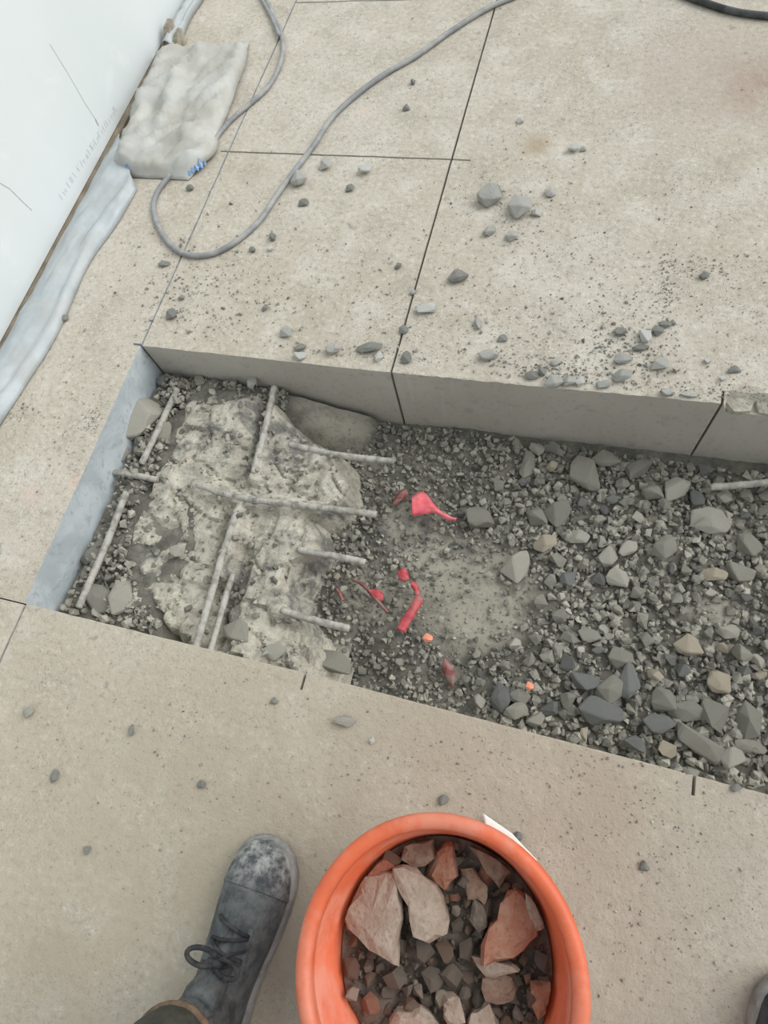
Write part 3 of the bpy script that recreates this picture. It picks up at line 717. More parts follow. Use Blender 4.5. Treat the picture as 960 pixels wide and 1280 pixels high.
# ------------------------------------------------------------------ stones on the floor
FL = [
 (614, 249, 34, 28, 'chip_grey', 'r', 'largest speckled pale lump on the floor, left of its neighbour'),
 (650, 262, 27, 36, 'chip_grey', 'r', 'upright pale lump right of the largest speckled lump'),
 (670, 268, 14, 11, 'chip_white', 'f', 'small flat pale chip touching the upright pale lump'),
 (612, 291, 15, 13, 'chip_grey', 'r', 'small grey lump below the largest speckled lump'),
 (640, 297, 15, 14, 'chip_grey', 'r', 'small grey lump below the upright pale lump'),
 (688, 242, 14, 14, 'chip_grey', 'r', 'small greyish crumb right of the upright pale lump'),
 (717, 188, 13, 11, 'chip_white', 'f', 'small white flat chip on the open floor far right'),
 (729, 187, 8, 7, 'chip_grey', 'r', 'tiny grey chip beside the small white flat chip'),
 (650, 152, 9, 8, 'chip_white', 'r', 'tiny pale chip farthest up beside the long cut'),
 (573, 348, 26, 17, 'chip_dark', 'r', 'dark oval stone on the floor right of the long cut'),
 (532, 388, 26, 13, 'chip_white', 'f', 'white flat oval flake right of the long cut'),
 (600, 406, 12, 17, 'chip_grey', 'r', 'pale upright chip right of the white oval flake'),
 (628, 424, 13, 9, 'chip_dark', 'r', 'dark small chip below the pale upright chip'),
 (611, 446, 24, 15, 'chip_grey', 'r', 'grey split stone above the back edge of the trench'),
 (505, 413, 12, 12, 'chip_dark', 'r', 'dark pebble touching the long cut'),
 (508, 449, 14, 15, 'chip_dark', 'r', 'grey-dark pebble at the corner of long cut and back edge'),
 (462, 436, 34, 14, 'chip_dark', 'r', 'dark flat clump left of the long cut by the back edge'),
 (474, 447, 11, 14, 'chip_white', 'r', 'pale chip leaning on the dark flat clump'),
 (417, 438, 17, 15, 'chip_grey', 'r', 'grey lump left of the dark flat clump by the back edge'),
 (376, 447, 17, 11, 'chip_white', 'r', 'whitish lump right at the back edge of the trench'),
 (376, 436, 15, 10, 'chip_dark', 'r', 'dull chip behind the whitish lump at the back edge'),
 (358, 417, 16, 13, 'chip_grey', 'r', 'grey pebble in front of a faint dust ring'),
 (375, 227, 20, 20, 'chip_grey', 'r', 'pale bluish stone leaning on the grey cable'),
 (408, 208, 15, 16, 'chip_grey', 'r', 'grey stone between the cable and the cross cut'),
 (457, 214, 17, 13, 'chip_white', 'f', 'white bone-shaped chip below the cross cut'),
 (438, 237, 12, 9, 'chip_dark', 'r', 'small dark chip below the white bone-shaped chip'),
 (380, 255, 14, 9, 'chip_dark', 'r', 'small dull crumb below the pale bluish stone'),
 (344, 298, 14, 11, 'chip_dark', 'r', 'dark pebble right of the cable loop'),
 (339, 312, 7, 7, 'chip_white', 'r', 'tiny white crumb below the dark pebble at the loop'),
 (216, 395, 15, 13, 'chip_dark', 'r', 'dark pebble above the back left trench corner'),
 (332, 386, 10, 9, 'chip_dark', 'r', 'round dark pebble in the middle of the cut-out panel'),
 (206, 331, 16, 7, 'chip_dark', 'f', 'flat dark sliver beside the cut under the cable loop'),
 (228, 373, 8, 7, 'chip_dark', 'r', 'tiny dark crumb below the cable loop'),
 (316, 313, 8, 7, 'chip_dark', 'r', 'tiny dark crumb touching the cable loop'),
 (498, 334, 10, 8, 'chip_dark', 'r', 'small dark crumb left of the long cut'),
 (518, 104, 9, 8, 'chip_dark', 'r', 'small dark crumb below the far cable'),
 (508, 136, 9, 8, 'chip_dark', 'r', 'small dark crumb second below the far cable'),
 (516, 366, 8, 8, 'chip_grey', 'r', 'tiny pale crumb sitting on the long cut'),
 (806, 423, 14, 20, 'chip_white', 'r', 'bluish white chip in the heap of crumbs at right'),
 (800, 437, 22, 9, 'chip_dark', 'f', 'dark flat chip under the bluish white chip'),
 (822, 415, 13, 14, 'chip_dark', 'r', 'dark chip right of the bluish white chip'),
 (831, 407, 14, 10, 'chip_dark', 'r', 'dark chip at the upper end of the crumb trail'),
 (840, 404, 9, 7, 'chip_dark', 'r', 'last small dark chip of the crumb trail'),
 (775, 416, 16, 12, 'chip_dark', 'r', 'grey-dark crumb left of the bluish white chip'),
 (778, 450, 22, 14, 'chip_grey', 'r', 'dusty lump below the heap of crumbs'),
 (776, 472, 24, 17, 'chip_grey', 'r', 'pale dusty lump midway between crumb heap and back edge'),
 (824, 457, 22, 15, 'chip_grey', 'r', 'low dusty lump right of the crumb trail'),
 (692, 479, 22, 17, 'chip_grey', 'r', 'grey lump right on the back edge, leftmost of three'),
 (710, 478, 18, 13, 'chip_grey', 'r', 'grey lump on the back edge, middle of three'),
 (725, 478, 14, 12, 'chip_white', 'r', 'pale lump on the back edge, rightmost of three'),
 (753, 482, 16, 10, 'chip_grey', 'f', 'flat chip near the back edge right of the three lumps'),
 (665, 470, 18, 13, 'chip_dark', 'r', 'dark crumb cluster piece above the three lumps'),
 (680, 466, 14, 12, 'chip_dark', 'r', 'dark crumb beside the cluster above the three lumps'),
 (694, 454, 14, 10, 'chip_grey', 'r', 'grey crumb topmost above the three lumps'),
 (917, 463, 17, 9, 'chip_dark', 'r', 'dark pointed pebble above the chipped corner'),
 (880, 346, 13, 10, 'chip_dark', 'r', 'brownish pebble alone on the right part of floor'),
 (884, 452, 9, 8, 'chip_white', 'r', 'tiny pale pebble left of the dark pointed pebble'),
 (834, 492, 17, 11, 'chip_grey', 'r', 'grey lump at the back edge left of the white splinter'),
 (861, 494, 19, 8, 'chip_white', 'f', 'white splinter near the back edge at right'),
 (903, 474, 9, 7, 'chip_white', 'r', 'tiny white pebble above the chipped corner'),
 (432, 899, 28, 18, 'stone_pale', 'r', 'pale flat stone on the near slab right of the short cut mark'),
 (465, 926, 8, 8, 'chip_white', 'r', 'tiny white crumb on the near slab'),
 (343, 876, 9, 8, 'chip_dark', 'r', 'small dark crumb left of the short cut mark'),
 (168, 913, 10, 14, 'chip_dark', 'r', 'dark pebble on the near slab at left'),
 (70, 970, 11, 15, 'chip_dark', 'r', 'dark pebble on the near slab farthest left'),
 (38, 890, 14, 14, 'stone_pale', 'r', 'pale lump on the near slab close to the left cut'),
 (110, 1063, 9, 9, 'chip_dark', 'r', 'dark crumb on the lower left of the near slab'),
 (253, 980, 10, 9, 'chip_dark', 'r', 'dark crumb above the shoe'),
 (555, 1000, 12, 12, 'chip_dark', 'r', 'dark pebble just above the orange bucket'),
 (647, 1045, 12, 10, 'chip_dark', 'r', 'dark pebble beside the white card at the bucket'),
 (805, 1082, 12, 11, 'chip_dark', 'r', 'dark pebble on the near slab right of the bucket'),
 (920, 985, 12, 9, 'chip_dark', 'r', 'dark pebble at the right near the third cut mark'),
 (83, 399, 10, 9, 'chip_dark', 'r', 'dark pebble against the plastic sheet'),
 (238, 236, 9, 8, 'chip_dark', 'r', 'dark crumb inside the cable loop'),
 (488, 1024, 26, 8, 'chip_dark', 'f', None),
]
for (u, v, wd, ht, mt, kind, lab) in FL:
    if lab is None: continue
    stone_at(u, v, wd * 1.05, ht * 1.1, mt, lab, kind, 0, .0005, .6, name='concrete_chip', group='chips of concrete on the floor', cat='concrete chip')
# broken pieces on the chipped arris
slab('broken_piece', [(899, 499), (905, 488), (930, 484), (943, 492), (940, 512), (918, 514)], -.018, .02, 'mass', 'broken slab piece sitting on the chipped corner at right', 'concrete chip', 'broken pieces on the chipped edge', (0, .1), .007)
slab('broken_piece', [(944, 500), (952, 492), (985, 500), (985, 520), (950, 516)], -.018, .02, 'mass', 'broken slab piece at the right frame edge beside the chipped corner', 'concrete chip', 'broken pieces on the chipped edge', (0, .05), .007)
# crumbs and grit too small to count
pts = []
def crumb_cloud(n, u, v, su, sv, r0, r1):
    for k in range(int(n * 1.9)):
        uu, vv = rng.normal(u, su), rng.normal(v, sv); p = G(uu, vv)
        if not (-1.38 < p.x < 1.2) or (L1 - .012 < p.x < XR and YN - .012 < p.y < YB + .026): continue
        if (p.x + .03) ** 2 + (p.y + .235) ** 2 < .15 ** 2: continue
        s = rng.uniform(r0, r1) * (.6 + rng.random() ** 3); pts.append((p.x, p.y, s * .3, s))
for a in ((260, 350, 370, 110, 55, .0012, .004), (150, 250, 360, 40, 40, .0015, .0045), (420, 640, 420, 90, 50, .001, .003), (200, 690, 470, 40, 14, .0015, .005), (150, 790, 440, 30, 22, .0015, .005),
          (90, 830, 360, 8, 22, .001, .0028), (60, 870, 335, 25, 8, .001, .0028), (420, 860, 380, 90, 70, .0008, .0025), (200, 640, 270, 50, 40, .001, .003), (240, 560, 200, 180, 110, .0008, .0022),
          (260, 200, 960, 130, 90, .0008, .0024), (260, 620, 950, 150, 40, .0008, .0022), (260, 820, 1080, 80, 110, .0008, .0024), (150, 90, 560, 40, 70, .0008, .0026), (60, 118, 525, 9, 9, .001, .003), (50, 28, 518, 10, 8, .001, .003),
          (150, 400, 445, 110, 8, .001, .004), (150, 850, 495, 60, 10, .001, .0035)):
    crumb_cloud(*a)
g = scatter('concrete_crumbs', pts, 'crumb', flat=.6); tag(g, 'fine concrete crumbs and grit strewn over the dusty floor', 'crumbs', kind='stuff')

# ------------------------------------------------------------------ cables
def cable(pts, r, mat, name, label, zs=None, flat=1):
    P = [G(u, v, r if zs is None else zs[i]) for i, (u, v) in enumerate(pts)]
    V, Fc = tube(catmull(P, 8), r, 10); return tag(obj(name, V, Fc, M[mat], None, True), label, 'cable')
cable([(790, -95), (720, -45), (660, -12), (610, 10), (562, 40), (520, 70), (480, 93), (440, 123), (412, 151), (392, 182), (368, 214), (346, 244), (325, 275), (295, 302), (262, 318), (230, 317), (208, 300), (195, 275), (192, 255), (198, 238), (210, 222), (222, 208)],
      .0072, 'cable', 'power_cable', 'grey cable looping over the cuts and under the dusty bag')
cable([(262, 185), (275, 166), (290, 149), (312, 130), (334, 110), (348, 86), (354, 62), (350, 38), (338, 12), (322, -20), (300, -60)], .0068, 'cable', 'power_cable', 'grey cable coming out from beside the bag towards the far end')
cable([(349, 44), (340, 22), (328, 0), (314, -25), (296, -60)], .006, 'cable', 'power_cable', 'second grey cable strand beside the bag cable at the top', [.014, .008, .006, .006, .006])
cable([(800, -40), (848, -10), (880, 3), (912, 13), (940, 18), (985, 21), (1040, 18)], .0085, 'cable_black', 'power_cable', 'black cable crossing the far right corner of the floor')

# ------------------------------------------------------------------ plastic sheet and bag by the wall
def patch(name, left, right, prof, mat, label, cat, n=26, per=9, parent=None):
    """sheet spanned between two outlines on the floor, raised by prof(t, s, x, y)"""
    A = catmull([G(u, v) for u, v in left], per); B = catmull([G(u, v) for u, v in right], per); m = len(A); V = []; Fc = []
    for i in range(m):
        for k in range(n + 1):
            t = k / n; p = A[i].lerp(B[i], t); s = i / (m - 1)
            x = max(p.x, WX + .021); V.append((x, p.y, max(.0012, prof(t, s, x, p.y))))
    for i in range(m - 1):
        for k in range(n): a = i * (n + 1) + k; Fc.append((a, a + 1, a + n + 2, a + n + 1))
    o = obj(name, V, Fc, M[mat], parent, True); s = o.modifiers.new('thickness', 'SOLIDIFY'); s.thickness = .001; s.offset = 1
    return tag(o, label, cat) if label else o
def prof_strip(t, s, x, y):
    h = .010 + .020 * math.sin(PI * min(1, t * 1.15))
    h += .011 * abs(fbm(x * 26 - y * 4, y * 7, 2.0)) + .010 * math.exp(-((t - .86) / .07) ** 2)
    return h * sstep(1.02, .93, t) + .001
patch('plastic_sheet', [(-60, 545), (-25, 482), (5, 438), (55, 348), (105, 256), (142, 190), (152, 172)], [(-60, 620), (-20, 562), (14, 512), (72, 420), (110, 335), (148, 280), (172, 238)],
      prof_strip, 'plastic', 'dusty clear plastic sheet folded along the foot of the wall', 'plastic sheet')
patch('plastic_sheet', [(203, 66), (215, 45), (230, 18), (245, -8), (268, -50)], [(224, 66), (231, 45), (240, 24), (258, -4), (284, -48)],
      prof_strip, 'plastic', 'narrow end of plastic sheet beyond the bag at the wall', 'plastic sheet', n=12)
def prof_bag(t, s, x, y):
    e = (sstep(0, .14, t) * .5 + .5) * (sstep(1.0, .93, t) * .8 + .2) * sstep(0, .08, s) * sstep(1.0, .93, s)
    f = .030 + .013 * fbm(x * 9, y * 9, 4) + .032 * abs(fbm(x * 16 - y * 10, y * 4 + x * 3, 6)) + .012 * math.exp(-((t - .35 - .1 * s) / .06) ** 2) * sstep(.1, .3, s) * sstep(.75, .4, s)
    f += .03 * sstep(.35, 0, t)
    return max(.003, f * e + .002)
bagl = [(207, 66), (196, 95), (184, 122), (172, 150), (162, 180), (154, 205), (150, 222)]
bagr = [(312, 52), (308, 84), (298, 112), (288, 140), (275, 172), (269, 196), (236, 226)]
bag = patch('dusty_bag', bagl, bagr, prof_bag, 'bag', 'flattened dusty plastic bag with blue print lying by the wall', 'bag', n=34)
# printing on the bag: blue lettering patches following its surface
bagT = Vector(bag.location)
dg = bpy.context.evaluated_depsgraph_get(); dg.update(); bv = bag.evaluated_get(dg)
def on_bag(u, v):
    d = ray(u, v); ok, loc, nn_, ix = bv.ray_cast(Vector((0, 0, CAM_H)) - bagT, d)
    p = (loc + bagT) if ok else G(u, v, .012)
    return p - ray(u, v).normalized() * .0015
def bag_mark(cells):
    V = []; Fc = []
    for (u, v, a, b) in cells:
        k = len(V)
        for du, dv in ((-a, -b), (a, -b * .4), (a * .8, b), (-a * .7, b * .6)): V.append(on_bag(u + du, v + dv) - bagT)
        Fc.append((k, k + 1, k + 2, k + 3))
    o = obj('printed_mark', V, Fc, M['bag_print'], bag); s = o.modifiers.new('t', 'SOLIDIFY'); s.thickness = .0006; return o
bag_mark([(237, 216, 2, 3), (241, 213, 2, 4), (246, 210, 3, 4), (251, 206, 3, 5), (256, 204, 2, 3), (249, 201, 1.5, 4)])
bag_mark([(155, 212, 2, 4), (158, 207, 2, 2), (160, 212, 1.5, 4), (157, 217, 2, 2)])
# timber wedges at the neck of the bag
def wedge(u, v, ln, wd, ht, rz, label):
    p = G(u, v); c, s = math.cos(rz), math.sin(rz); V = []
    prof = [(-.5, 0), (.5, 0), (.5, 1), (.1, .9), (-.5, .25)]
    for side in (-.5, .5):
        for a, h in prof:
            x, y = a * ln, side * wd * (1 if a < .3 else .8); V.append((p.x + x * c - y * s, p.y + x * s + y * c, .001 + h * ht))
    n = len(prof); Fc = [tuple(range(n)), tuple(range(2 * n - 1, n - 1, -1))] + [(i, i + n, (i + 1) % n + n, (i + 1) % n) for i in range(n)]
    o = obj('timber_wedge', V, Fc, M['timber']); fix_normals(o); return tag(o, label, 'wedge', 'timber wedges at the wall')
wedge(216, 56, .075, .022, .055, 1.5, 'small brown timber wedge nearest the wall above the bag')
wedge(225, 60, .065, .02, .04, 1.35, 'small brown timber wedge beside the first one above the bag')

# ------------------------------------------------------------------ bucket
BC = (-.029, -.233); RZ = .28
bk = tag(empty('bucket', (BC[0], BC[1], 0)), 'dusty orange plastic bucket half filled with rubble', 'bucket')
V, Fc = lathe([(.0001, .006), (.118, .006), (.124, .012), (.1575, RZ - .02), (.1600, RZ - .02), (.1620, RZ - .022), (.129, .008), (.126, 0), (.0001, 0)], 72)
obj('body', V, Fc, M['bucket'], bk, True)
prof = []
for k in range(17):
    a = PI * (1.0 - k / 16 * 1.25); prof.append((.1675 + .0105 * math.cos(a), RZ - .009 + .0095 * math.sin(a)))
prof = [(.1572, RZ - .021)] + prof + [(.170, RZ - .030), (.163, RZ - .030), (.1572, RZ - .021)]
V, Fc = lathe(prof, 72); obj('rim', V, Fc, M['bucket'], bk, True)
V, Fc = lathe([(.150, .20), (.1545, .201), (.1550, .207), (.1512, .208)], 72); obj('rib', V, Fc, M['bucket'], bk, True)
slab('white_card', [(604, 1017), (640, 1042), (672, 1076), (650, 1075), (625, 1058), (608, 1038)], .013, .004, 'white_card', 'thin white strip sticking out beside the orange bucket', 'strip', None, (0, 0), .0005)
# filling
n = 30; V = []; Fc = []
for i in range(n + 1):
    for j in range(n + 1):
        x, y = (i / n * 2 - 1), (j / n * 2 - 1); rr = max(abs(x), abs(y)); l = math.hypot(x, y); f = .142 * (rr / l if l > 1e-6 else 0)
        X, Y = x * f, y * f; V.append((X + BC[0], Y + BC[1], .166 + .012 * fbm(X * 20, Y * 20, 5)))
for i in range(n):
    for j in range(n): a = i * (n + 1) + j; Fc.append((a, a + 1, a + n + 2, a + n + 1))
o = obj('rubble_fines', V, Fc, M['soil'], None, True); tag(o, 'dark earthy fines filling the orange bucket', 'rubble', kind='stuff'); fix_normals(o)
BG = 'rubble pieces in the bucket'
slab('rubble_piece', [(417, 1136), (440, 1098), (470, 1092), (498, 1090), (503, 1150), (498, 1206), (462, 1190), (432, 1166)], .205, .05, 'rub_beige', 'largest beige slab of rubble at the left inside the bucket', 'rubble', BG, (.35, -.1), .007)
slab('rubble_piece', [(487, 1085), (515, 1086), (546, 1108), (560, 1140), (558, 1172), (535, 1180), (509, 1152), (500, 1120)], .213, .045, 'rub_beige', 'beige slab of rubble in the middle of the bucket', 'rubble', BG, (-.1, -.25), .007)
slab('rubble_piece', [(645, 1107), (664, 1132), (677, 1172), (655, 1192), (630, 1201), (602, 1206), (610, 1160), (626, 1130)], .207, .04, 'rub_red', 'reddish pointed slab of rubble at the right inside the bucket', 'rubble', BG, (-.25, 0), .007)
slab('rubble_piece', [(655, 1115), (680, 1119), (694, 1140), (688, 1161), (668, 1166), (656, 1150)], .198, .045, 'rub_beige', 'rounded beige rubble piece against the right bucket wall', 'rubble', BG, (-.3, 0), .003)
slab('rubble_piece', [(548, 1062), (566, 1052), (570, 1095), (557, 1116), (532, 1100)], .196, .05, 'rub_red', 'dark red triangular rubble piece at the back of the bucket', 'rubble', BG, (.3, 0), .007)
slab('rubble_piece', [(570, 1085), (592, 1085), (610, 1110), (606, 1130), (584, 1124)], .192, .045, 'rub_brown', 'brown rubble piece in the centre back of the bucket', 'rubble', BG, (.2, -.3), .007)
slab('rubble_piece', [(590, 1058), (624, 1060), (642, 1092), (626, 1116), (610, 1092)], .190, .05, 'rub_brown', 'dark brown rubble piece by the back right bucket wall', 'rubble', BG, (-.3, 0), .007)
slab('rubble_piece', [(592, 1122), (604, 1130), (610, 1160), (600, 1170), (586, 1150)], .192, .045, 'rub_grey', 'narrow grey rubble piece left of the reddish slab', 'rubble', BG, (.3, .1), .003)
slab('rubble_piece', [(604, 1222), (630, 1214), (648, 1240), (632, 1262), (606, 1250)], .195, .045, 'rub_brown', 'pinkish brown rubble piece below the reddish slab', 'rubble', BG, (-.2, .1), .007)
slab('rubble_piece', [(492, 1262), (526, 1258), (550, 1285), (520, 1310), (478, 1298)], .198, .045, 'rub_beige', 'beige rubble piece at the bottom of the picture in the bucket', 'rubble', BG, (.1, .2), .007)
slab('rubble_piece', [(556, 1246), (575, 1250), (584, 1278), (566, 1290), (552, 1272)], .196, .045, 'rub_beige', 'narrow beige rubble piece low in the bucket centre', 'rubble', BG, (.2, 0), .007)
slab('rubble_piece', [(590, 1266), (612, 1250), (624, 1290), (600, 1310), (584, 1296)], .196, .045, 'rub_beige', 'pinkish beige rubble piece low and right of centre in the bucket', 'rubble', BG, (-.2, 0), .007)
slab('rubble_piece', [(500, 1052), (540, 1046), (546, 1072), (516, 1086), (500, 1075)], .192, .045, 'rub_brown', 'dark brown rubble piece at the back left of the bucket', 'rubble', BG, (.2, -.3), .007)
slab('rubble_piece', [(452, 1092), (478, 1070), (494, 1082), (478, 1100), (458, 1108)], .190, .025, 'rub_red', 'small red rubble piece behind the largest beige slab', 'rubble', BG, (.3, -.2), .007)
slab('rubble_piece', [(588, 1196), (640, 1205), (650, 1213), (610, 1226), (596, 1210)], .198, .02, 'rub_beige', 'flat pinkish flake under the reddish slab', 'rubble', BG, (.1, .1), .003)
slab('rubble_piece', [(662, 1232), (692, 1228), (696, 1262), (672, 1275)], .190, .045, 'rub_red', 'red-brown rubble piece at the lower right bucket wall', 'rubble', BG, (-.3, 0), .007)
r6 = random.Random(5); bt = []
for k in range(4000):
    if len(bt) >= 130: break
    a, q = r6.uniform(0, 6.28), .132 * math.sqrt(r6.random()); x, y = BC[0] + q * math.cos(a), BC[1] + q * math.sin(a); s = r6.uniform(.007, .016) * max(.5, 1 - k / 3000)
    if any((x - A) ** 2 + (y - B) ** 2 < ((s + D) * .8) ** 2 for A, B, D in bt): continue
    bt.append((x, y, s))
    mt = r6.choices(('rub_grey', 'rub_brown', 'rub_beige', 'rub_red'), (5, 3, 1.2, .6))[0]
    o = rock('rubble_pebble', (x, y, .170 + r6.uniform(-.002, .008)), s, s * r6.uniform(.6, .95), s * r6.uniform(.5, .8), mt, 'h', tilt=.6, r=r6)
    u, v = proj((x, y, .19))
    where = 'at the far side of the bucket fill' if v < 1110 else 'left of the beige slabs in the bucket' if u < 480 and v < 1220 else 'by the right wall of the bucket' if u > 650 else 'in the lower part of the bucket fill' if v > 1220 else 'in the middle of the bucket fill'
    tag(o, {'rub_grey': 'small grey', 'rub_brown': 'small brown', 'rub_beige': 'small beige', 'rub_red': 'small brick-red'}[mt] + ' rubble pebble ' + where, 'pebble', 'pebbles in the bucket')
pts = []
for k in range(700):
    a, q = rng.uniform(0, 6.28), .138 * math.sqrt(rng.random()); s = rng.uniform(.002, .005)
    pts.append((BC[0] + q * math.cos(a), BC[1] + q * math.sin(a), .170 + rng.uniform(-.004, .007), s))
o = scatter('rubble_grit', pts, 'soil'); tag(o, 'fine dark grit between the rubble pieces in the bucket', 'rubble', kind='stuff')

# ------------------------------------------------------------------ person: work shoes and trouser legs
person = tag(empty('person', (-.05, -.45, 0)), 'person in dusty dark work shoes and olive trousers standing over the bucket', 'person')
SY = [0, .018, .055, .095, .13, .165, .20, .23, .255, .275, .287, .291]
SWd = [.012, .031, .037, .037, .039, .044, .048, .049, .045, .035, .021, .006]
SCx = [0, 0, 0, .001, .003, .005, .006, .006, .006, .005, .004, .003]
SHt = [.07, .092, .098, .100, .096, .086, .076, .069, .063, .056, .046, .036]
def sect(y, k): return np.interp(y, SY, k)
def top_z(x, y):
    w_ = sect(y, SWd); c = min(1, abs((x - sect(y, SCx)) / max(w_, 1e-4))); return .022 + (sect(y, SHt) - .022) * (1 - c ** 2.4) ** .55
def make_shoe(mx=1, lace=True, SM='shoe'):
    sh_e = None
    ny = 44; nt = 22; V = []; Fc = []
    yy = [.291 * (1 - math.cos(PI * i / ny)) / 2 for i in range(ny + 1)]
    for y in yy:
        w_, h, c = sect(y, SWd), sect(y, SHt), sect(y, SCx)
        for k in range(nt + 1):
            a = PI * k / nt; ca, sa = math.cos(a), math.sin(a)
            cr = .0016 * math.sin((y - .19) * 420) * sstep(.17, .185, y) * sstep(.215, .20, y) * sa
            V.append((mx * (c + w_ * math.copysign(abs(ca) ** .75, ca)), y, .020 + (h - .020) * abs(sa) ** .72 + cr))
    for i in range(ny):
        for k in range(nt): a = i * (nt + 1) + k; Fc.append((a, a + 1, a + nt + 2, a + nt + 1))
    # ankle: collar rising from the shoe
    base = len(V); na = 20
    rings = [(.070, .041, .058, .075), (.068, .039, .056, .098), (.064, .037, .052, .125), (.062, .038, .052, .142), (.062, .034, .048, .144)]
    for (cy, rx, ry, z) in rings:
        for k in range(na): a = 2 * PI * k / na; V.append((mx * (.001 + rx * math.cos(a)), cy + ry * math.sin(a), z + .012 * math.sin(a) * (z - .07) / .07))
    for i in range(len(rings) - 1):
        for k in range(na): a, b = base + i * na + k, base + i * na + (k + 1) % na; Fc.append((a, b, b + na, a + na))
    Fc.append(tuple(base + (len(rings) - 1) * na + k for k in range(na)))
    o = link('shoe', me_new('shoe', V, Fc, M[SM], True), person); fix_normals(o)
    def sub(name, V, Fc, mat, sm=True): s = link(name, me_new(name, V, Fc, M[mat], sm), o); fix_normals(s); return s
    # sole: outline extruded, a little wider than the upper
    out = []
    m = 40
    for i in range(m + 1):
        y = .291 * (1 - math.cos(PI * i / m)) / 2; out.append((sect(y, SCx) + sect(y, SWd) + .0045, y + .004 * (i / m * 2 - 1)))
    for i in range(m, -1, -1):
        y = .291 * (1 - math.cos(PI * i / m)) / 2; out.append((sect(y, SCx) - sect(y, SWd) - .0045, y + .004 * (i / m * 2 - 1)))
    q = len(out); V = []; Fc = []
    for f, z in ((.97, 0.0), (1, .004), (1, .022), (.985, .027)):
        for x, y in out: V.append((mx * x * f, .145 + (y - .145) * f, z + .006 * sstep(.24, .295, y) * (1 if z < .01 else .4)))
    for i in range(3): Fc += [(i * q + k, i * q + (k + 1) % q, (i + 1) * q + (k + 1) % q, (i + 1) * q + k) for k in range(q)]
    Fc += [tuple(range(q)), tuple(range(3 * q, 4 * q))]
    sub('sole', V, Fc, 'sole')
    # toe cap: raised shell over the front
    V = []; Fc = []; n1 = 12
    for i in range(n1 + 1):
        y = .232 + .059 * math.sin(PI / 2 * i / n1)
        for k in range(nt + 1):
            a = PI * k / nt; ca, sa = math.cos(a), math.sin(a); bow = -.014 * (sa ** 2) * (1 - i / n1) * 0
            w_, h, c = sect(y, SWd) + .0018, sect(y, SHt) + .002, sect(y, SCx)
            V.append((mx * (c + w_ * math.copysign(abs(ca) ** .75, ca)), y + .001 - .012 * (1 - i / n1) * (1 - sa), .020 + (h - .020) * abs(sa) ** .72))
    for i in range(n1):
        for k in range(nt): a = i * (nt + 1) + k; Fc.append((a, a + 1, a + nt + 2, a + nt + 1))
    sub('toe_cap', V, Fc, SM)
    # tongue and padded collar
    V = []; Fc = []
    prof = [(.185, .0765, .012), (.165, .087, .018), (.148, .098, .021), (.137, .108, .024), (.131, .120, .026), (.126, .130, .024), (.119, .133, .018), (.111, .128, .018)]
    for (y, z, hw) in prof:
        for k in range(9): t = k / 8 * 2 - 1; V.append((mx * (.003 + hw * t), y - .014 * t * t, z + .004 - .007 * t * t))
    for i in range(len(prof) - 1):
        for k in range(8): a = i * 9 + k; Fc.append((a, a + 1, a + 10, a + 9))
    tg = sub('tongue', V, Fc, SM); s_ = tg.modifiers.new('thickness', 'SOLIDIFY'); s_.thickness = .005
    ring = [Vector((mx * (.001 + .039 * math.cos(a)), .062 + .050 * math.sin(a), .134 + .010 * math.sin(a))) for a in np.linspace(PI * .70, PI * 2.30, 28)]
    V, Fc = tube(ring, .0065, 10); sub('collar', V, Fc, SM)
    # eyelet facings with laces across
    for sd in (-1, 1):
        P = [Vector((mx * (.004 + sd * (.023 + .004 * t)), .190 - .055 * t, top_z(.004 + sd * (.023 + .004 * t), .190 - .055 * t) + .0015)) for t in np.linspace(0, 1, 8)]
        V, Fc = tube(P, .005, 8, flat=.45); sub('eyelet_facing', V, Fc, SM)
    for i, y in enumerate((.186, .172, .158, .144)):
        P = []
        for t in np.linspace(-1, 1, 11):
            x = .004 + .025 * t; P.append(Vector((mx * x, y + .006 * (t if i % 2 else -t), max(top_z(x, y), .0785 + (.19 - y) * .45 if abs(t) < .6 else 0) + .0050)))
        V, Fc = tube(P, .0026, 8); sub('lace', V, Fc, 'lace')
    if lace:
        kn = Vector((mx * .004, .150, .112))
        def loop(d1, d2, ln, wd_):
            P = []
            for a in np.linspace(0, 2 * PI, 22): P.append(kn + d1 * (ln * (1 - math.cos(a)) / 2) + d2 * (wd_ * math.sin(a)))
            V, Fc = tube(P, .0034, 8); sub('lace', V, Fc, 'lace')
        loop(Vector((-.62, .25, .62)).normalized(), Vector((.35, .75, -.2)).normalized(), .044, .010)
        loop(Vector((.9, -.1, .05)).normalized(), Vector((.1, 1, 0)).normalized(), .034, .009)
        V, Fc = tube([kn + Vector((-.010, 0, 0)), kn, kn + Vector((.010, 0, 0))], [.004, .0065, .004], 10); sub('lace', V, Fc, 'lace')
        V, Fc = tube(catmull([kn, kn + Vector((.016, .014, .0)), kn + Vector((.028, .018, -.013)), kn + Vector((.033, .026, -.02))], 5), .0022, 8); sub('lace', V, Fc, 'lace')
    return o
toe = G(337, 1046, .035); ank = G(262, 1250, .10)
hd = math.atan2(toe.x - ank.x, toe.y - ank.y)
sh = make_shoe(1); PO = Vector(person.location)
def place(o, toe_p, h):
    K = 1.14; o.scale = (K, K, K); off = Vector((.003, .295)) * K; c, s = math.cos(-h), math.sin(-h)
    o.location = Vector((toe_p.x - (off.x * c - off.y * s), toe_p.y - (off.x * s + off.y * c), 0)) - PO; o.rotation_euler = (0, 0, -h)
    return lambda x, y, z: Vector((toe_p.x + (x * K - off.x) * c - (y * K - off.y) * s, toe_p.y + (x * K - off.x) * s + (y * K - off.y) * c, z))
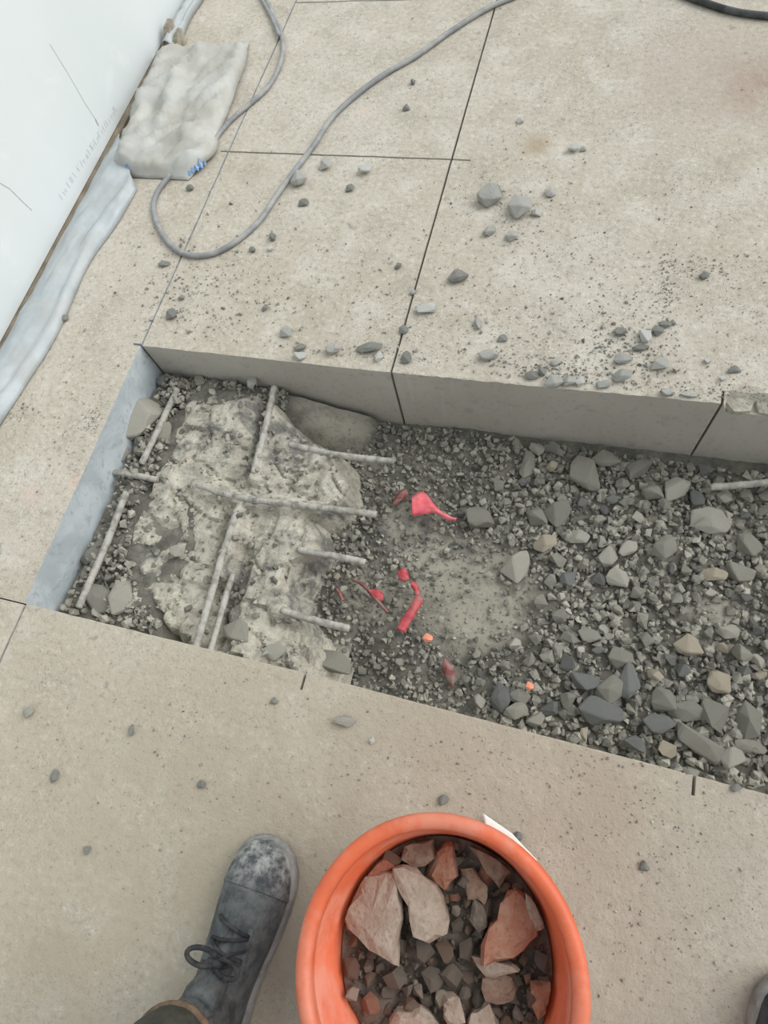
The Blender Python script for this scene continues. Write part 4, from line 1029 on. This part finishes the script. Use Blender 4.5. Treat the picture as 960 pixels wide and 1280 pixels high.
fl = place(sh, toe, hd); sh['label'] = 'dusty black laced work shoe beside the bucket'
sh2 = make_shoe(-1, False, 'shoe_plain'); fr = place(sh2, Vector((.478, -.150, 0)), .10); sh2['label'] = 'dark shoe at the right edge of the picture'
def leg(f, knee, hip):
    a = f(0, .055, .172); K = Vector(knee); Hh = Vector(hip)
    P = catmull([a, a + Vector((0, -.005, .06)), a.lerp(K, .55), K, K.lerp(Hh, .5), Hh], 5); return P
def loft_leg(P, V, Fc, n=24):
    b = len(V)
    for i, p in enumerate(P):
        t = i / (len(P) - 1); r = .060 + .012 * math.sin(t * 9) * .3 + .05 * sstep(.35, 1, t)
        for k in range(n):
            a = 2 * PI * k / n; rr = r * (1 + .05 * fbm(math.cos(a) * 1.5 + p.z * 7, math.sin(a) * 1.5, p.z * 9))
            V.append((p.x + rr * math.cos(a), p.y + rr * 1.08 * math.sin(a), p.z + .010 * math.sin(a) * (1 - t)))
    for i in range(len(P) - 1):
        for k in range(n): q, q2 = b + i * n + k, b + i * n + (k + 1) % n; Fc.append((q, q2, q2 + n, q + n))
V = []; Fc = []
Pl = leg(fl, (-.30, -.47, .50), (-.06, -.60, .86)); Pr = leg(fr, (.36, -.44, .50), (.14, -.60, .86))
loft_leg(Pl, V, Fc); loft_leg(Pr, V, Fc)
b = len(V); rings = [(.10, .09, .80), (.20, .13, .85), (.205, .14, .92), (.185, .13, 1.0), (.18, .125, 1.03)]
for rx, ry, z in rings:
    for k in range(28): a = 2 * PI * k / 28; V.append((.04 + rx * math.cos(a), -.61 + ry * math.sin(a), z))
for i in range(len(rings) - 1):
    for k in range(28): q, q2 = b + i * 28 + k, b + i * 28 + (k + 1) % 28; Fc.append((q, q2, q2 + 28, q + 28))
Fc += [tuple(b + k for k in range(27, -1, -1)), tuple(b + (len(rings) - 1) * 28 + k for k in range(28))]
tr = obj('trousers', V, Fc, M['trousers'], person, True, person.location); fix_normals(tr); s_ = tr.modifiers.new('thickness', 'SOLIDIFY'); s_.thickness = .003
for P in (Pl, Pr):
    p = P[0]; ring = [Vector((p.x +   .062 * math.cos(a), p.y + .067 * math.sin(a), p.z + .002 + .010 * math.sin(a))) for a in np.linspace(0, 2 * PI, 33)]
    V, Fc = tube(ring, .006, 8, False); o = obj('hem', [Vector(v) - Vector(person.location) for v in V], Fc, M['hem'], tr, True)
